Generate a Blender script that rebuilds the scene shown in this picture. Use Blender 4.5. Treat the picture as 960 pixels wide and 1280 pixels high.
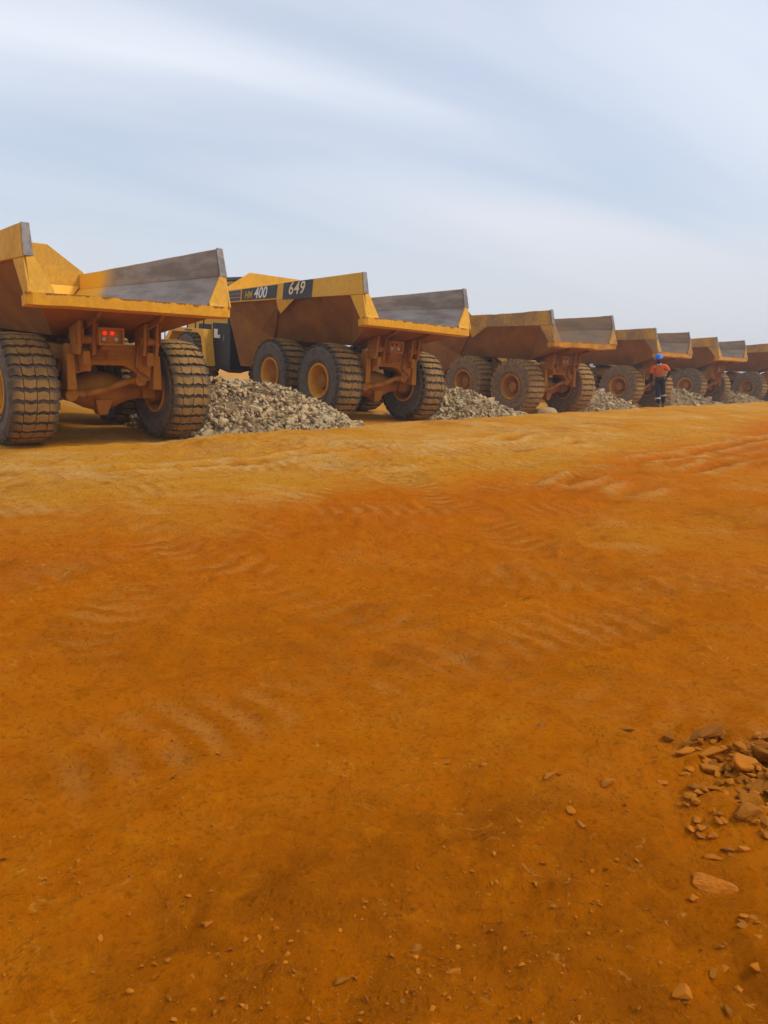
import bpy, bmesh, math, random
import numpy as np
from mathutils import Vector, Matrix, Euler

# ------------------------------------------------------------------ clear
for o in list(bpy.data.objects):
    bpy.data.objects.remove(o, do_unlink=True)
S = bpy.context.scene
C = S.collection
RND = random.Random(7)

# ------------------------------------------------------------------ camera
EYE = 1.5
cam_d = bpy.data.cameras.new('camera')
cam = bpy.data.objects.new('camera', cam_d); C.objects.link(cam)
cam_d.sensor_fit = 'VERTICAL'; cam_d.sensor_height = 36.0; cam_d.sensor_width = 27.0
cam_d.lens = 36.0 * 960.86 / 1280.0
cam_d.clip_start = 0.05; cam_d.clip_end = 8000
cam.location = (0, 0, EYE)
cam.matrix_world = (Matrix.Translation((0, 0, EYE)) @ Matrix.Rotation(math.radians(90 - 10.675), 4, 'X')
                    @ Matrix.Rotation(math.radians(1.411), 4, 'Z'))
S.camera = cam
S.render.resolution_x = 768; S.render.resolution_y = 1024

# ------------------------------------------------------------------ world and sun
SUN_EL, SUN_AZ = 50.0, 98.0     # azimuth clockwise from +Y: to the right of the camera, veiled
w = bpy.data.worlds.new('World'); S.world = w; w.use_nodes = True
nt = w.node_tree; nt.nodes.clear()
def N(tree, typ, **kw):
    n = tree.nodes.new(typ)
    for k, v in kw.items(): setattr(n, k, v)
    return n
out = N(nt, 'ShaderNodeOutputWorld'); bg = N(nt, 'ShaderNodeBackground')
sky = N(nt, 'ShaderNodeTexSky', sky_type='NISHITA', sun_disc=False)
sky.sun_elevation = math.radians(SUN_EL); sky.sun_rotation = math.radians(SUN_AZ)
sky.dust_density = 2.0; sky.air_density = 1.0; sky.ozone_density = 1.5
tc = N(nt, 'ShaderNodeTexCoord'); sep = N(nt, 'ShaderNodeSeparateXYZ')
nt.links.new(tc.outputs['Generated'], sep.inputs[0])
addz = N(nt, 'ShaderNodeMath', operation='ADD'); addz.inputs[1].default_value = 0.22
absz = N(nt, 'ShaderNodeMath', operation='ABSOLUTE')
nt.links.new(sep.outputs['Z'], absz.inputs[0]); nt.links.new(absz.outputs[0], addz.inputs[0])
dx = N(nt, 'ShaderNodeMath', operation='DIVIDE'); dy = N(nt, 'ShaderNodeMath', operation='DIVIDE')
nt.links.new(sep.outputs['X'], dx.inputs[0]); nt.links.new(addz.outputs[0], dx.inputs[1])
nt.links.new(sep.outputs['Y'], dy.inputs[0]); nt.links.new(addz.outputs[0], dy.inputs[1])
cmb = N(nt, 'ShaderNodeCombineXYZ')
nt.links.new(dx.outputs[0], cmb.inputs[0]); nt.links.new(dy.outputs[0], cmb.inputs[1])
rot = N(nt, 'ShaderNodeMapping'); rot.inputs['Rotation'].default_value = (0, 0, math.radians(-26))
nt.links.new(cmb.outputs[0], rot.inputs[0])
mp = N(nt, 'ShaderNodeMapping')
mp.inputs['Scale'].default_value = (0.24, 0.75, 1.0); mp.inputs['Location'].default_value = (0.35, 0.55, 0)
nt.links.new(rot.outputs[0], mp.inputs[0])
n1 = N(nt, 'ShaderNodeTexNoise'); n1.inputs['Scale'].default_value = 1.5; n1.inputs['Detail'].default_value = 6
n1.inputs['Roughness'].default_value = 0.42; n1.inputs['Distortion'].default_value = 0.7
nt.links.new(mp.outputs[0], n1.inputs['Vector'])
rmp = N(nt, 'ShaderNodeMapRange'); rmp.interpolation_type = 'SMOOTHSTEP'
rmp.inputs['From Min'].default_value = 0.24; rmp.inputs['From Max'].default_value = 0.72
rmp.inputs['To Min'].default_value = 0.32; rmp.inputs['To Max'].default_value = 0.95
nt.links.new(n1.outputs['Fac'], rmp.inputs['Value'])
mixc = N(nt, 'ShaderNodeMix', data_type='RGBA')
mixc.inputs['B'].default_value = (5.6, 5.8, 6.25, 1)     # thin high cloud veil, in the sky texture's own units
hz = N(nt, 'ShaderNodeMapRange'); hz.interpolation_type = 'SMOOTHSTEP'
hz.inputs['From Min'].default_value = 0.0; hz.inputs['From Max'].default_value = 0.38; hz.inputs['To Min'].default_value = 0.97; hz.inputs['To Max'].default_value = 0.0
nt.links.new(absz.outputs[0], hz.inputs['Value'])
mxf = N(nt, 'ShaderNodeMath', operation='MAXIMUM')
nt.links.new(rmp.outputs['Result'], mxf.inputs[0]); nt.links.new(hz.outputs['Result'], mxf.inputs[1])
veil = N(nt, 'ShaderNodeMix', data_type='RGBA')
veil.inputs['A'].default_value = (5.7, 5.95, 6.5, 1); veil.inputs['B'].default_value = (4.25, 4.35, 4.75, 1)
nt.links.new(hz.outputs['Result'], veil.inputs['Factor']); nt.links.new(veil.outputs['Result'], mixc.inputs['B'])
nt.links.new(mxf.outputs[0], mixc.inputs['Factor']); nt.links.new(sky.outputs[0], mixc.inputs['A'])
nt.links.new(mixc.outputs['Result'], bg.inputs['Color'])
bg.inputs['Strength'].default_value = 0.118
nt.links.new(bg.outputs[0], out.inputs[0])

sun_d = bpy.data.lights.new('sun', 'SUN'); sun_d.energy = 1.4; sun_d.angle = math.radians(13); sun_d.color = (1.0, 0.93, 0.82)
sun = bpy.data.objects.new('sun', sun_d); C.objects.link(sun)
az, el = math.radians(SUN_AZ), math.radians(SUN_EL)
sdir = Vector((math.sin(az) * math.cos(el), math.cos(az) * math.cos(el), math.sin(el)))
sun.rotation_euler = (-sdir).to_track_quat('-Z', 'Y').to_euler()
sun.location = (0, 0, 60)

S.view_settings.view_transform = 'Standard'; S.view_settings.look = 'None'
S.view_settings.exposure = 0.45; S.view_settings.gamma = 1.0
try: S.view_settings.use_curve_mapping = False
except Exception: pass
S.render.engine = 'CYCLES'

# ------------------------------------------------------------------ tagging
def tag(o, label=None, cat=None, group=None, kind=None):
    if label: o['label'] = label
    if cat: o['category'] = cat
    if group: o['group'] = group
    if kind: o['kind'] = kind
    return o
def empty(name, parent=None, loc=(0, 0, 0)):
    o = bpy.data.objects.new(name, None); C.objects.link(o); o.location = loc
    o.empty_display_size = 0.2
    if parent: o.parent = parent
    return o
def copy_tree(o, parent=None):
    c = o.copy(); C.objects.link(c)
    if parent: c.parent = parent
    for ch in o.children: copy_tree(ch, c)
    return c

# ------------------------------------------------------------------ mesh builder
class MB:
    def __init__(s): s.v = []; s.f = []
    def add(s, vs, fs):
        b = len(s.v); s.v += [tuple(p) for p in vs]; s.f += [tuple(i + b for i in f) for f in fs]; return s
    def hexa(s, p):   # p[0..3] bottom loop, p[4..7] top loop
        return s.add(p, [(3, 2, 1, 0), (4, 5, 6, 7), (0, 1, 5, 4), (1, 2, 6, 5), (2, 3, 7, 6), (3, 0, 4, 7)])
    def box(s, x0, x1, y0, y1, z0, z1):
        return s.hexa([(x0, y0, z0), (x1, y0, z0), (x1, y1, z0), (x0, y1, z0), (x0, y0, z1), (x1, y0, z1), (x1, y1, z1), (x0, y1, z1)])
    def prism(s, poly, vec):
        n = len(poly); v = Vector(vec); p = [Vector(q) for q in poly]
        return s.add([tuple(q) for q in p] + [tuple(q + v) for q in p],
                     [tuple(range(n - 1, -1, -1)), tuple(range(n, 2 * n))] + [(i, (i + 1) % n, n + (i + 1) % n, n + i) for i in range(n)])
    def plate(s, poly, th):
        p = [Vector(q) for q in poly]
        nrm = Vector((0, 0, 0))
        for i in range(len(p)): nrm += p[i].cross(p[(i + 1) % len(p)])
        nrm.normalize()
        return s.prism([q - nrm * th / 2 for q in p], nrm * th)
    def tube(s, p0, p1, r0, r1=None, n=10, caps=True):
        r1 = r0 if r1 is None else r1
        p0, p1 = Vector(p0), Vector(p1); d = (p1 - p0).normalized()
        a = d.orthogonal().normalized(); b = d.cross(a)
        vs = []
        for p, r in ((p0, r0), (p1, r1)):
            for i in range(n):
                t = 2 * math.pi * i / n; vs.append(tuple(p + a * (r * math.cos(t)) + b * (r * math.sin(t))))
        fs = [(i, (i + 1) % n, n + (i + 1) % n, n + i) for i in range(n)]
        if caps: fs += [tuple(range(n - 1, -1, -1)), tuple(range(n, 2 * n))]
        return s.add(vs, fs)
    def path(s, pts, r, n=8):
        for a, b in zip(pts[:-1], pts[1:]): s.tube(a, b, r, r, n)
        return s
    def lathe(s, prof, n=40, closed=False):  # axis Y, profile (y, r)
        vs = []; m = len(prof)
        for i in range(n):
            t = 2 * math.pi * i / n
            for y, r in prof: vs.append((r * math.cos(t), y, r * math.sin(t)))
        fs = []
        for i in range(n):
            j = (i + 1) % n
            for k in range(m if closed else m - 1):
                k2 = (k + 1) % m
                fs.append((i * m + k, i * m + k2, j * m + k2, j * m + k))
        return s.add(vs, fs)
    def shift(s, v):
        s.v = [(a + v[0], b + v[1], c + v[2]) for a, b, c in s.v]; return s
    def mesh(s, name, mat, smooth=False, recalc=True):
        me = bpy.data.meshes.new(name); me.from_pydata(s.v, [], s.f)
        if recalc:
            bm = bmesh.new(); bm.from_mesh(me); bmesh.ops.recalc_face_normals(bm, faces=bm.faces); bm.to_mesh(me); bm.free()
        if mat: me.materials.append(mat)
        if smooth: me.shade_smooth()
        return me
    def build(s, name, mat, parent=None, bevel=0, smooth=False, loc=None):
        me = s.mesh(name, mat, smooth)
        o = bpy.data.objects.new(name, me); C.objects.link(o)
        if parent: o.parent = parent
        if loc: o.location = loc
        if bevel:
            m = o.modifiers.new('bevel', 'BEVEL'); m.width = bevel; m.segments = 2; m.limit_method = 'ANGLE'; m.angle_limit = math.radians(35)
        return o
def obj(name, me, parent=None, loc=None):
    o = bpy.data.objects.new(name, me); C.objects.link(o)
    if parent: o.parent = parent
    if loc: o.location = loc
    return o

# ------------------------------------------------------------------ materials
def new_mat(name):
    m = bpy.data.materials.new(name); m.use_nodes = True
    t = m.node_tree; b = t.nodes['Principled BSDF']
    return m, t, b
def rgba(c): return (c[0], c[1], c[2], 1)
def noise(t, scale, detail=5, rough=0.6, vec=None, coord='Object', dist=0.0):
    n = N(t, 'ShaderNodeTexNoise'); n.inputs['Scale'].default_value = scale
    n.inputs['Detail'].default_value = detail; n.inputs['Roughness'].default_value = rough; n.inputs['Distortion'].default_value = dist
    if vec is None:
        c = N(t, 'ShaderNodeTexCoord'); vec = c.outputs[coord]
    t.links.new(vec, n.inputs['Vector']); return n.outputs['Fac']
def ramp(t, val, a, b, lo=0.0, hi=1.0):
    r = N(t, 'ShaderNodeMapRange'); r.interpolation_type = 'SMOOTHSTEP'
    r.inputs['From Min'].default_value = a; r.inputs['From Max'].default_value = b
    r.inputs['To Min'].default_value = lo; r.inputs['To Max'].default_value = hi
    t.links.new(val, r.inputs['Value']); return r.outputs['Result']
def mixcol(t, fac, a, b):
    m = N(t, 'ShaderNodeMix', data_type='RGBA')
    for k, x in (('A', a), ('B', b)):
        if hasattr(x, 'links') or hasattr(x, 'is_linked'): t.links.new(x, m.inputs[k])
        else: m.inputs[k].default_value = rgba(x)
    if isinstance(fac, (int, float)): m.inputs['Factor'].default_value = fac
    else: t.links.new(fac, m.inputs['Factor'])
    return m.outputs['Result']
def math2(t, op, a, b):
    m = N(t, 'ShaderNodeMath', operation=op); m.use_clamp = op in ('ADD', 'MULTIPLY')
    for i, x in enumerate((a, b)):
        if isinstance(x, (int, float)): m.inputs[i].default_value = x
        else: t.links.new(x, m.inputs[i])
    return m.outputs[0]
def bump(t, b, h, strength, dist=0.02):
    n = N(t, 'ShaderNodeBump'); n.inputs['Strength'].default_value = strength; n.inputs['Distance'].default_value = dist
    t.links.new(h, n.inputs['Height']); t.links.new(n.outputs[0], b.inputs['Normal'])
DUST = (0.37, 0.155, 0.022)
DUSTP = (0.42, 0.215, 0.055)
def objdust(t):
    oi = N(t, 'ShaderNodeObjectInfo'); s = N(t, 'ShaderNodeSeparateColor'); t.links.new(oi.outputs['Color'], s.inputs[0]); return s.outputs[0]
def paint(name, col, base_dust=0.15, gain=1.0, rough=0.55, streak=True, dustcol=DUST, chips=0.0):
    m, t, b = new_mat(name)
    c = N(t, 'ShaderNodeTexCoord')
    mpn = N(t, 'ShaderNodeMapping'); mpn.inputs['Scale'].default_value = (1, 1, 0.7 if streak else 1)
    oi_ = N(t, 'ShaderNodeObjectInfo'); ofs = N(t, 'ShaderNodeMath', operation='MULTIPLY'); ofs.inputs[1].default_value = 41.0; t.links.new(oi_.outputs['Random'], ofs.inputs[0])
    t.links.new(c.outputs['Object'], mpn.inputs[0]); t.links.new(ofs.outputs[0], mpn.inputs['Location'])
    big = noise(t, 1.7, 6, 0.65, mpn.outputs[0]); fine = noise(t, 14, 4, 0.7, mpn.outputs[0])
    f = math2(t, 'ADD', math2(t, 'MULTIPLY', big, 0.7), math2(t, 'MULTIPLY', fine, 0.3))
    f = ramp(t, f, 0.36, 0.66, 0, 1)
    d = math2(t, 'ADD', math2(t, 'MULTIPLY', objdust(t), gain), base_dust)
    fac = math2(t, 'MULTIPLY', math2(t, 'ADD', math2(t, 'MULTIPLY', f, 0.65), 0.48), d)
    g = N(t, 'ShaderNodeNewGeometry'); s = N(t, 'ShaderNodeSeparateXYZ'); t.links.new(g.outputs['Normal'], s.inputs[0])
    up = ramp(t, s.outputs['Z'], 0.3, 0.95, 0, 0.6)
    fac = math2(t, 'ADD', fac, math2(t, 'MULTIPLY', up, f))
    colv = mixcol(t, ramp(t, fine, 0.35, 0.7), col, tuple(x * 0.86 for x in col))
    if chips:
        ch = ramp(t, noise(t, 30, 6, 0.75), 0.62, 0.68, 0, chips)
        colv = mixcol(t, ch, colv, (0.10, 0.075, 0.06))
    t.links.new(mixcol(t, fac, colv, dustcol), b.inputs['Base Color'])
    t.links.new(ramp(t, fac, 0, 0.6, rough, 0.93), b.inputs['Roughness'])
    b.inputs['Specular IOR Level'].default_value = 0.3
    bump(t, b, fine, 0.12, 0.006)
    return m
def plain(name, col, rough=0.7, metal=0.0, var=0.25, scale=8, bmp=0.2):
    m, t, b = new_mat(name)
    n = noise(t, scale, 6, 0.65)
    t.links.new(mixcol(t, ramp(t, n, 0.3, 0.7), tuple(x * (1 - var) for x in col), tuple(min(1, x * (1 + var)) for x in col)), b.inputs['Base Color'])
    b.inputs['Roughness'].default_value = rough; b.inputs['Metallic'].default_value = metal
    b.inputs['Specular IOR Level'].default_value = 0.25
    if bmp: bump(t, b, n, bmp, 0.01)
    return m
YEL = (0.86, 0.44, 0.008)
M = {}
M['yellow'] = paint('yellow_paint', YEL, 0.08, 1.15, 0.5, chips=0.5, dustcol=(0.275, 0.155, 0.07))
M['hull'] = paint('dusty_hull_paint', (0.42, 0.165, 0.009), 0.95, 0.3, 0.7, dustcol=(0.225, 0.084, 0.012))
M['frame'] = paint('dusty_frame_paint', (0.46, 0.18, 0.008), 0.8, 0.3, 0.75, dustcol=(0.30, 0.112, 0.012))
M['rim'] = paint('rim_paint', (0.84, 0.39, 0.008), 0.25, 0.8, 0.6, streak=False, dustcol=(0.36, 0.13, 0.016))
M['black'] = plain('black_paint', (0.012, 0.012, 0.013), 0.5, 0, 0.4)
M['decal'] = plain('dark_grey_decal', (0.052, 0.050, 0.054), 0.6, 0, 0.25, 20, 0)
M['decal_violet'] = plain('violet_grey_decal', (0.075, 0.062, 0.085), 0.6, 0, 0.25, 20, 0)
M['white'] = plain('white_print', (0.78, 0.75, 0.68), 0.6, 0, 0.08, 20, 0)
M['cream'] = plain('cream_print', (0.80, 0.66, 0.42), 0.6, 0, 0.12, 20, 0)
M['gold'] = plain('yellow_print', (0.62, 0.36, 0.012), 0.6, 0, 0.1, 20, 0)
M['dark'] = plain('dark_grease', (0.018, 0.014, 0.011), 0.8, 0, 0.4)
M['dustprint'] = plain('dusty_raised_lettering', (0.46, 0.22, 0.05), 0.9, 0, 0.15)
M['steelgrey'] = plain('grey_metal', (0.20, 0.18, 0.165), 0.55, 0.2, 0.3)
# worn steel of the load bed: bare where the load slides, paint left towards the headboard
def worn_steel():
    m, t, b = new_mat('worn_steel')
    c = N(t, 'ShaderNodeTexCoord'); mpn = N(t, 'ShaderNodeMapping'); mpn.inputs['Scale'].default_value = (0.35, 1, 1.6)
    t.links.new(c.outputs['Object'], mpn.inputs[0])
    a = noise(t, 2.2, 7, 0.62, mpn.outputs[0]); f = noise(t, 22, 4, 0.7, mpn.outputs[0])
    s = N(t, 'ShaderNodeSeparateXYZ'); t.links.new(c.outputs['Object'], s.inputs[0])
    col = mixcol(t, ramp(t, a, 0.36, 0.64), (0.20, 0.155, 0.12), (0.36, 0.315, 0.28))
    scr = N(t, 'ShaderNodeMapping'); scr.inputs['Scale'].default_value = (0.25, 1, 9); t.links.new(c.outputs['Object'], scr.inputs[0])
    col = mixcol(t, ramp(t, noise(t, 5, 6, 0.7, scr.outputs[0]), 0.5, 0.72, 0, 0.6), col, (0.21, 0.125, 0.07))
    col = mixcol(t, ramp(t, f, 0.55, 0.75, 0, 0.5), col, (0.26, 0.15, 0.075))
    d = math2(t, 'MULTIPLY', objdust(t), ramp(t, a, 0.35, 0.62, 0.15, 0.7))
    col = mixcol(t, d, col, (0.36, 0.19, 0.06))
    xx = math2(t, 'SUBTRACT', s.outputs['X'], math2(t, 'MULTIPLY', a, 1.6))
    col = mixcol(t, ramp(t, xx, 2.0, 2.9), col, YEL)
    t.links.new(col, b.inputs['Base Color']); b.inputs['Roughness'].default_value = 0.6
    b.inputs['Metallic'].default_value = 0.0; b.inputs['Specular IOR Level'].default_value = 0.35
    bump(t, b, a, 0.15, 0.02)
    return m
M['steel'] = worn_steel()
# lip: yellow paint with mud caked along the upper edge
def lip_mat():
    m = paint('lip_paint', (0.84, 0.42, 0.008), 0.12, 0.9, 0.6, chips=0.4)
    t = m.node_tree; b = t.nodes['Principled BSDF']
    src = b.inputs['Base Color'].links[0].from_socket
    c = N(t, 'ShaderNodeTexCoord'); s = N(t, 'ShaderNodeSeparateXYZ'); t.links.new(c.outputs['Object'], s.inputs[0])
    mpn = N(t, 'ShaderNodeMapping'); mpn.inputs['Scale'].default_value = (1, 1, 0.25); t.links.new(c.outputs['Object'], mpn.inputs[0])
    n = noise(t, 4.5, 6, 0.7, mpn.outputs[0])
    zm = N(t, 'ShaderNodeMath', operation='ADD'); t.links.new(s.outputs['Z'], zm.inputs[0]); t.links.new(math2(t, 'MULTIPLY', n, 0.30), zm.inputs[1])
    f = ramp(t, zm.outputs[0], 2.600, 2.622)
    t.links.new(mixcol(t, f, src, (0.27, 0.095, 0.016)), b.inputs['Base Color'])
    return m
def rubber(name, tread):
    m, t, b = new_mat(name)
    c = N(t, 'ShaderNodeTexCoord'); s = N(t, 'ShaderNodeSeparateXYZ'); t.links.new(c.outputs['Object'], s.inputs[0])
    r2 = math2(t, 'ADD', math2(t, 'POWER', s.outputs['X'], 2.0), math2(t, 'POWER', s.outputs['Z'], 2.0))
    # POWER of a negative base with an even exponent is fine; clamp of ADD keeps r2 below 1
    n = noise(t, 9, 5, 0.65); nf = noise(t, 45, 3, 0.6)
    if tread:
        worn = math2(t, 'MULTIPLY', ramp(t, r2, 0.775, 0.83), ramp(t, n, 0.25, 0.6, 0.55, 1.0))
        col = mixcol(t, worn, (0.040, 0.038, 0.031), (0.32, 0.180, 0.052))
        d = math2(t, 'MULTIPLY', objdust(t), ramp(t, n, 0.3, 0.65, 0.2, 0.85))
        col = mixcol(t, d, col, (0.36, 0.20, 0.06))
    else:
        col = mixcol(t, ramp(t, n, 0.3, 0.7), (0.085, 0.080, 0.076), (0.135, 0.122, 0.110))
        g = N(t, 'ShaderNodeNewGeometry')
        d = math2(t, 'MULTIPLY', math2(t, 'ADD', math2(t, 'MULTIPLY', objdust(t), 0.55), 0.12), ramp(t, n, 0.3, 0.65, 0.2, 1))
        col = mixcol(t, d, col, (0.30, 0.16, 0.05))
    t.links.new(col, b.inputs['Base Color']); b.inputs['Roughness'].default_value = 0.9
    b.inputs['Specular IOR Level'].default_value = 0.2
    bump(t, b, nf, 0.25, 0.006)
    return m
M['lip'] = lip_mat()
M['rubber'] = rubber('tyre_rubber', False)
M['tread'] = rubber('tyre_tread_rubber', True)
def glass_mat():
    m, t, b = new_mat('dark_cab_glass')
    b.inputs['Base Color'].default_value = (0.02, 0.025, 0.03, 1); b.inputs['Roughness'].default_value = 0.08
    b.inputs['Specular IOR Level'].default_value = 0.6
    return m
M['glass'] = glass_mat()
def lamp_mat(name, col, em):
    m, t, b = new_mat(name)
    b.inputs['Base Color'].default_value = rgba(col); b.inputs['Roughness'].default_value = 0.25
    if em:
        b.inputs['Emission Color'].default_value = rgba(col); b.inputs['Emission Strength'].default_value = em
    return m
M['red_on'] = lamp_mat('lit_red_lamp', (1.0, 0.02, 0.008), 0.55)
M['red_off'] = lamp_mat('red_lamp', (0.30, 0.03, 0.015), 0)
M['clear'] = lamp_mat('clear_lamp', (0.42, 0.36, 0.30), 0)

# ------------------------------------------------------------------ terrain
P0 = np.array([-5.114, 13.771]); U = np.array([0.6438, 0.7652]); NN = np.array([0.7652, -0.6438])
TRUCKS = [  # x, y, ground z relative to the eye, heading, pitch, roll
    (-5.114, 13.771, -1.411, -0.7258, 0.0637, 0.0003),
    (-0.419, 19.792, -1.332, -0.6884, 0.0570, 0.0331),
    (5.372, 26.944, -1.455, -0.6758, 0.0450, -0.0013),
    (11.133, 34.888, -1.503, -0.7781, 0.0347, 0.0056),
    (16.731, 41.758, -1.515, -0.7275, 0.0142, 0.0119),
    (21.845, 45.806, -1.560, -0.7302, 0.0001, -0.0045)]
def sstep(t):
    t = np.clip(t, 0, 1); return t * t * (3 - 2 * t)
def hsh(ix, iy, seed):
    h = (ix.astype(np.int64) * 374761393 + iy.astype(np.int64) * 668265263 + seed * 1274126177) & 0x7fffffff
    h = ((h ^ (h >> 13)) * 1274126177) & 0x7fffffff
    h = h ^ (h >> 16)
    return (h & 0xffff) / 65535.0
def vnoise(x, y, seed=0):
    x0 = np.floor(x); y0 = np.floor(y); fx = x - x0; fy = y - y0
    fx = fx * fx * fx * (fx * (fx * 6 - 15) + 10); fy = fy * fy * fy * (fy * (fy * 6 - 15) + 10)
    a = hsh(x0, y0, seed); b = hsh(x0 + 1, y0, seed); c = hsh(x0, y0 + 1, seed); d = hsh(x0 + 1, y0 + 1, seed)
    return (a + (b - a) * fx) * (1 - fy) + (c + (d - c) * fx) * fy
def fbm(x, y, octv=4, seed=0, g=0.5):
    s = 0; a = 1; tot = 0
    for k in range(octv):
        s = s + a * vnoise(x * 2 ** k + 17.3 * k, y * 2 ** k - 9.1 * k, seed + k); tot += a; a *= g
    return s / tot - 0.5
def sn(x, y):
    ax, ay = x - P0[0], y - P0[1]
    return ax * U[0] + ay * U[1], ax * NN[0] + ay * NN[1]
def base_height(x, y):
    x = np.asarray(x, float); y = np.asarray(y, float)
    s, n = sn(x, y)
    num = 0; den = 0
    for i, (tx, ty, tz, th, pt, rl) in enumerate(TRUCKS):
        si, ni = sn(tx, ty)
        fw = (x - tx) * math.sin(th) + (y - ty) * math.cos(th)
        lf = -(x - tx) * math.cos(th) + (y - ty) * math.sin(th)
        zz = tz + np.clip(fw, -2.5, 9.5) * pt + np.clip(lf, -2.6, 2.6) * rl
        wgt = np.exp(-(lf / 2.3) ** 2) + 1e-9 / (1 + (s - si) ** 2)
        num = num + wgt * zz; den = den + wgt
    zt = num / den
    zc = np.interp(s, [-6, 0, 5, 10, 16, 26, 40], [-1.20, -1.19, -1.155, -1.12, -1.14, -1.18, -1.26])
    zcam = zc + (-1.5 - zc) * sstep((n - 2.7) / 9.0)
    k = sstep((n - 1.0) / 1.7)
    z = zt + (zcam - zt) * k
    far = sstep((np.hypot(x, y) - 70) / 120)
    return z + (-1.6 - z) * far + EYE
# wheel tracks: (point, direction, half width)
TRACKS = [((1.39, 5.88), (0.42, -0.90), 0.34, 1.0), ((-1.5, 6.0), (0.10, -1.0), 0.34, 1.5), ((-2.3, 8.6), (0.64, 0.77), 0.36, 3.0), ((-0.6, 8.6), (0.64, 0.77), 0.36, 3.0),
          ((0.6, 12.0), (0.90, 0.44), 0.36, 1.5), ((1.8, 10.8), (0.90, 0.44), 0.36, 1.5), ((-3.2, 9.9), (0.62, 0.78), 0.36, 2.0), ((3.2, 13.5), (0.66, 0.75), 0.36, 2.5), ((4.9, 12.6), (0.66, 0.75), 0.36, 2.5),
          ((-2.6, 7.0), (0.95, 0.30), 0.34, 2.0), ((-2.0, 5.4), (0.96, 0.10), 0.34, 1.6), ((2.6, 5.4), (0.75, 0.66), 0.34, 1.4), ((8.0, 19.0), (0.62, 0.78), 0.36, 2.0), ((0.2, 4.2), (0.8, -0.55), 0.34, 1.2)]
# wheel-side ruts: polylines of narrow grooves with a berm
RUTS = [[(2.2, 9.5), (3.6, 11.6), (5.8, 14.2), (9.5, 18.5), (14, 24)], [(2.9, 9.1), (4.4, 11.2), (6.6, 13.7), (10.3, 17.9)], [(-4.2, 8.0), (-3.0, 8.6), (-1.6, 9.9), (-0.4, 11.6)],
        [(-0.6, 12.2), (0.6, 12.6), (2.0, 13.6), (2.9, 15.2)], [(0.2, 11.2), (1.4, 11.7), (2.7, 12.8), (3.6, 14.4)]]
def ruts(x, y):
    d = np.zeros_like(x); near = (np.abs(x) < 16) & (y > 3) & (y < 27)
    if not near.any(): return d
    xx, yy = x[near], y[near]; best = np.full(xx.shape, 9.0)
    wob_ = 0.16 * fbm(xx * 1.1, yy * 1.1, 3, 301)
    for pl in RUTS:
        for (ax_, ay_), (bx_, by_) in zip(pl[:-1], pl[1:]):
            L2 = (bx_ - ax_) ** 2 + (by_ - ay_) ** 2
            t_ = np.clip(((xx - ax_) * (bx_ - ax_) + (yy - ay_) * (by_ - ay_)) / L2, 0, 1)
            best = np.minimum(best, np.hypot(xx - ax_ - t_ * (bx_ - ax_), yy - ay_ - t_ * (by_ - ay_)) + wob_)
    br = sstep((fbm(xx * 0.6, yy * 0.6, 3, 333) + 0.22) * 4)
    d[near] = br * (-0.035 * np.exp(-(best / 0.10) ** 2) + 0.030 * np.exp(-((best - 0.24) / 0.09) ** 2))
    return d
def tracks(x, y):
    d = np.zeros_like(x); m = np.zeros_like(x); g_ = np.zeros_like(x)
    for i, (p, q, hw, curv) in enumerate(TRACKS):
        L = math.hypot(*q); qx, qy = q[0] / L, q[1] / L
        a = (x - p[0]) * qx + (y - p[1]) * qy
        c = -(x - p[0]) * qy + (y - p[1]) * qx + 0.6 * np.sin(a / (4.0 + curv)) + 0.004 * curv * a * a * 0.3
        env = sstep(1.25 - np.abs(c) / hw)
        on = sstep((fbm(x * 0.7, y * 0.7, 4, 40 + i, 0.6) + 0.06) * 5)
        lug = sstep(0.5 + 0.9 * np.sin(a / 0.18 * 2 * math.pi + 2.6 * np.abs(c / hw) + 2.4 * fbm(x * 2.4, y * 2.4, 3, 5)))
        d = d + env * on * (-0.010 - 0.012 * lug) + 0.020 * on * sstep(1 - np.abs(np.abs(c) - hw * 1.18) / 0.09)
        m = np.maximum(m, env * on * lug); g_ = np.maximum(g_, env * on * (1 - lug))
    return d, m, g_
def height(x, y, detail=True):
    x = np.asarray(x, float); y = np.asarray(y, float)
    z = base_height(x, y)
    s, n = sn(x, y)
    damp = 0.2 + 0.8 * sstep((n - 0.9) / 1.5)
    z = z + damp * (0.085 * fbm(x * 0.33, y * 0.33, 3, 3) + 0.07 * fbm(x * 1.1, y * 1.1, 3, 11))
    if detail:
        rg = 0.35 + 1.3 * sstep(fbm(x * 0.5, y * 0.5, 3, 77) * 3 + 0.45) + 1.6 * np.exp(-((x - 1.45) / 0.35) ** 2 - ((y - 2.6) / 0.5) ** 2) + 1.0 * np.exp(-((x - 1.0) / 0.3) ** 2 - ((y - 1.6) / 0.3) ** 2)
        z = z + damp * rg * (0.062 * fbm(x * 3.3, y * 3.3, 5, 21, 0.6) + 0.040 * np.abs(fbm(x * 9, y * 9, 3, 31, 0.6)))
        td, tm, tg = tracks(x, y); z = z + td * damp + ruts(x, y)
    return z
def H(x, y, detail=True): return float(height(np.array([x]), np.array([y]), detail)[0])

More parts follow.
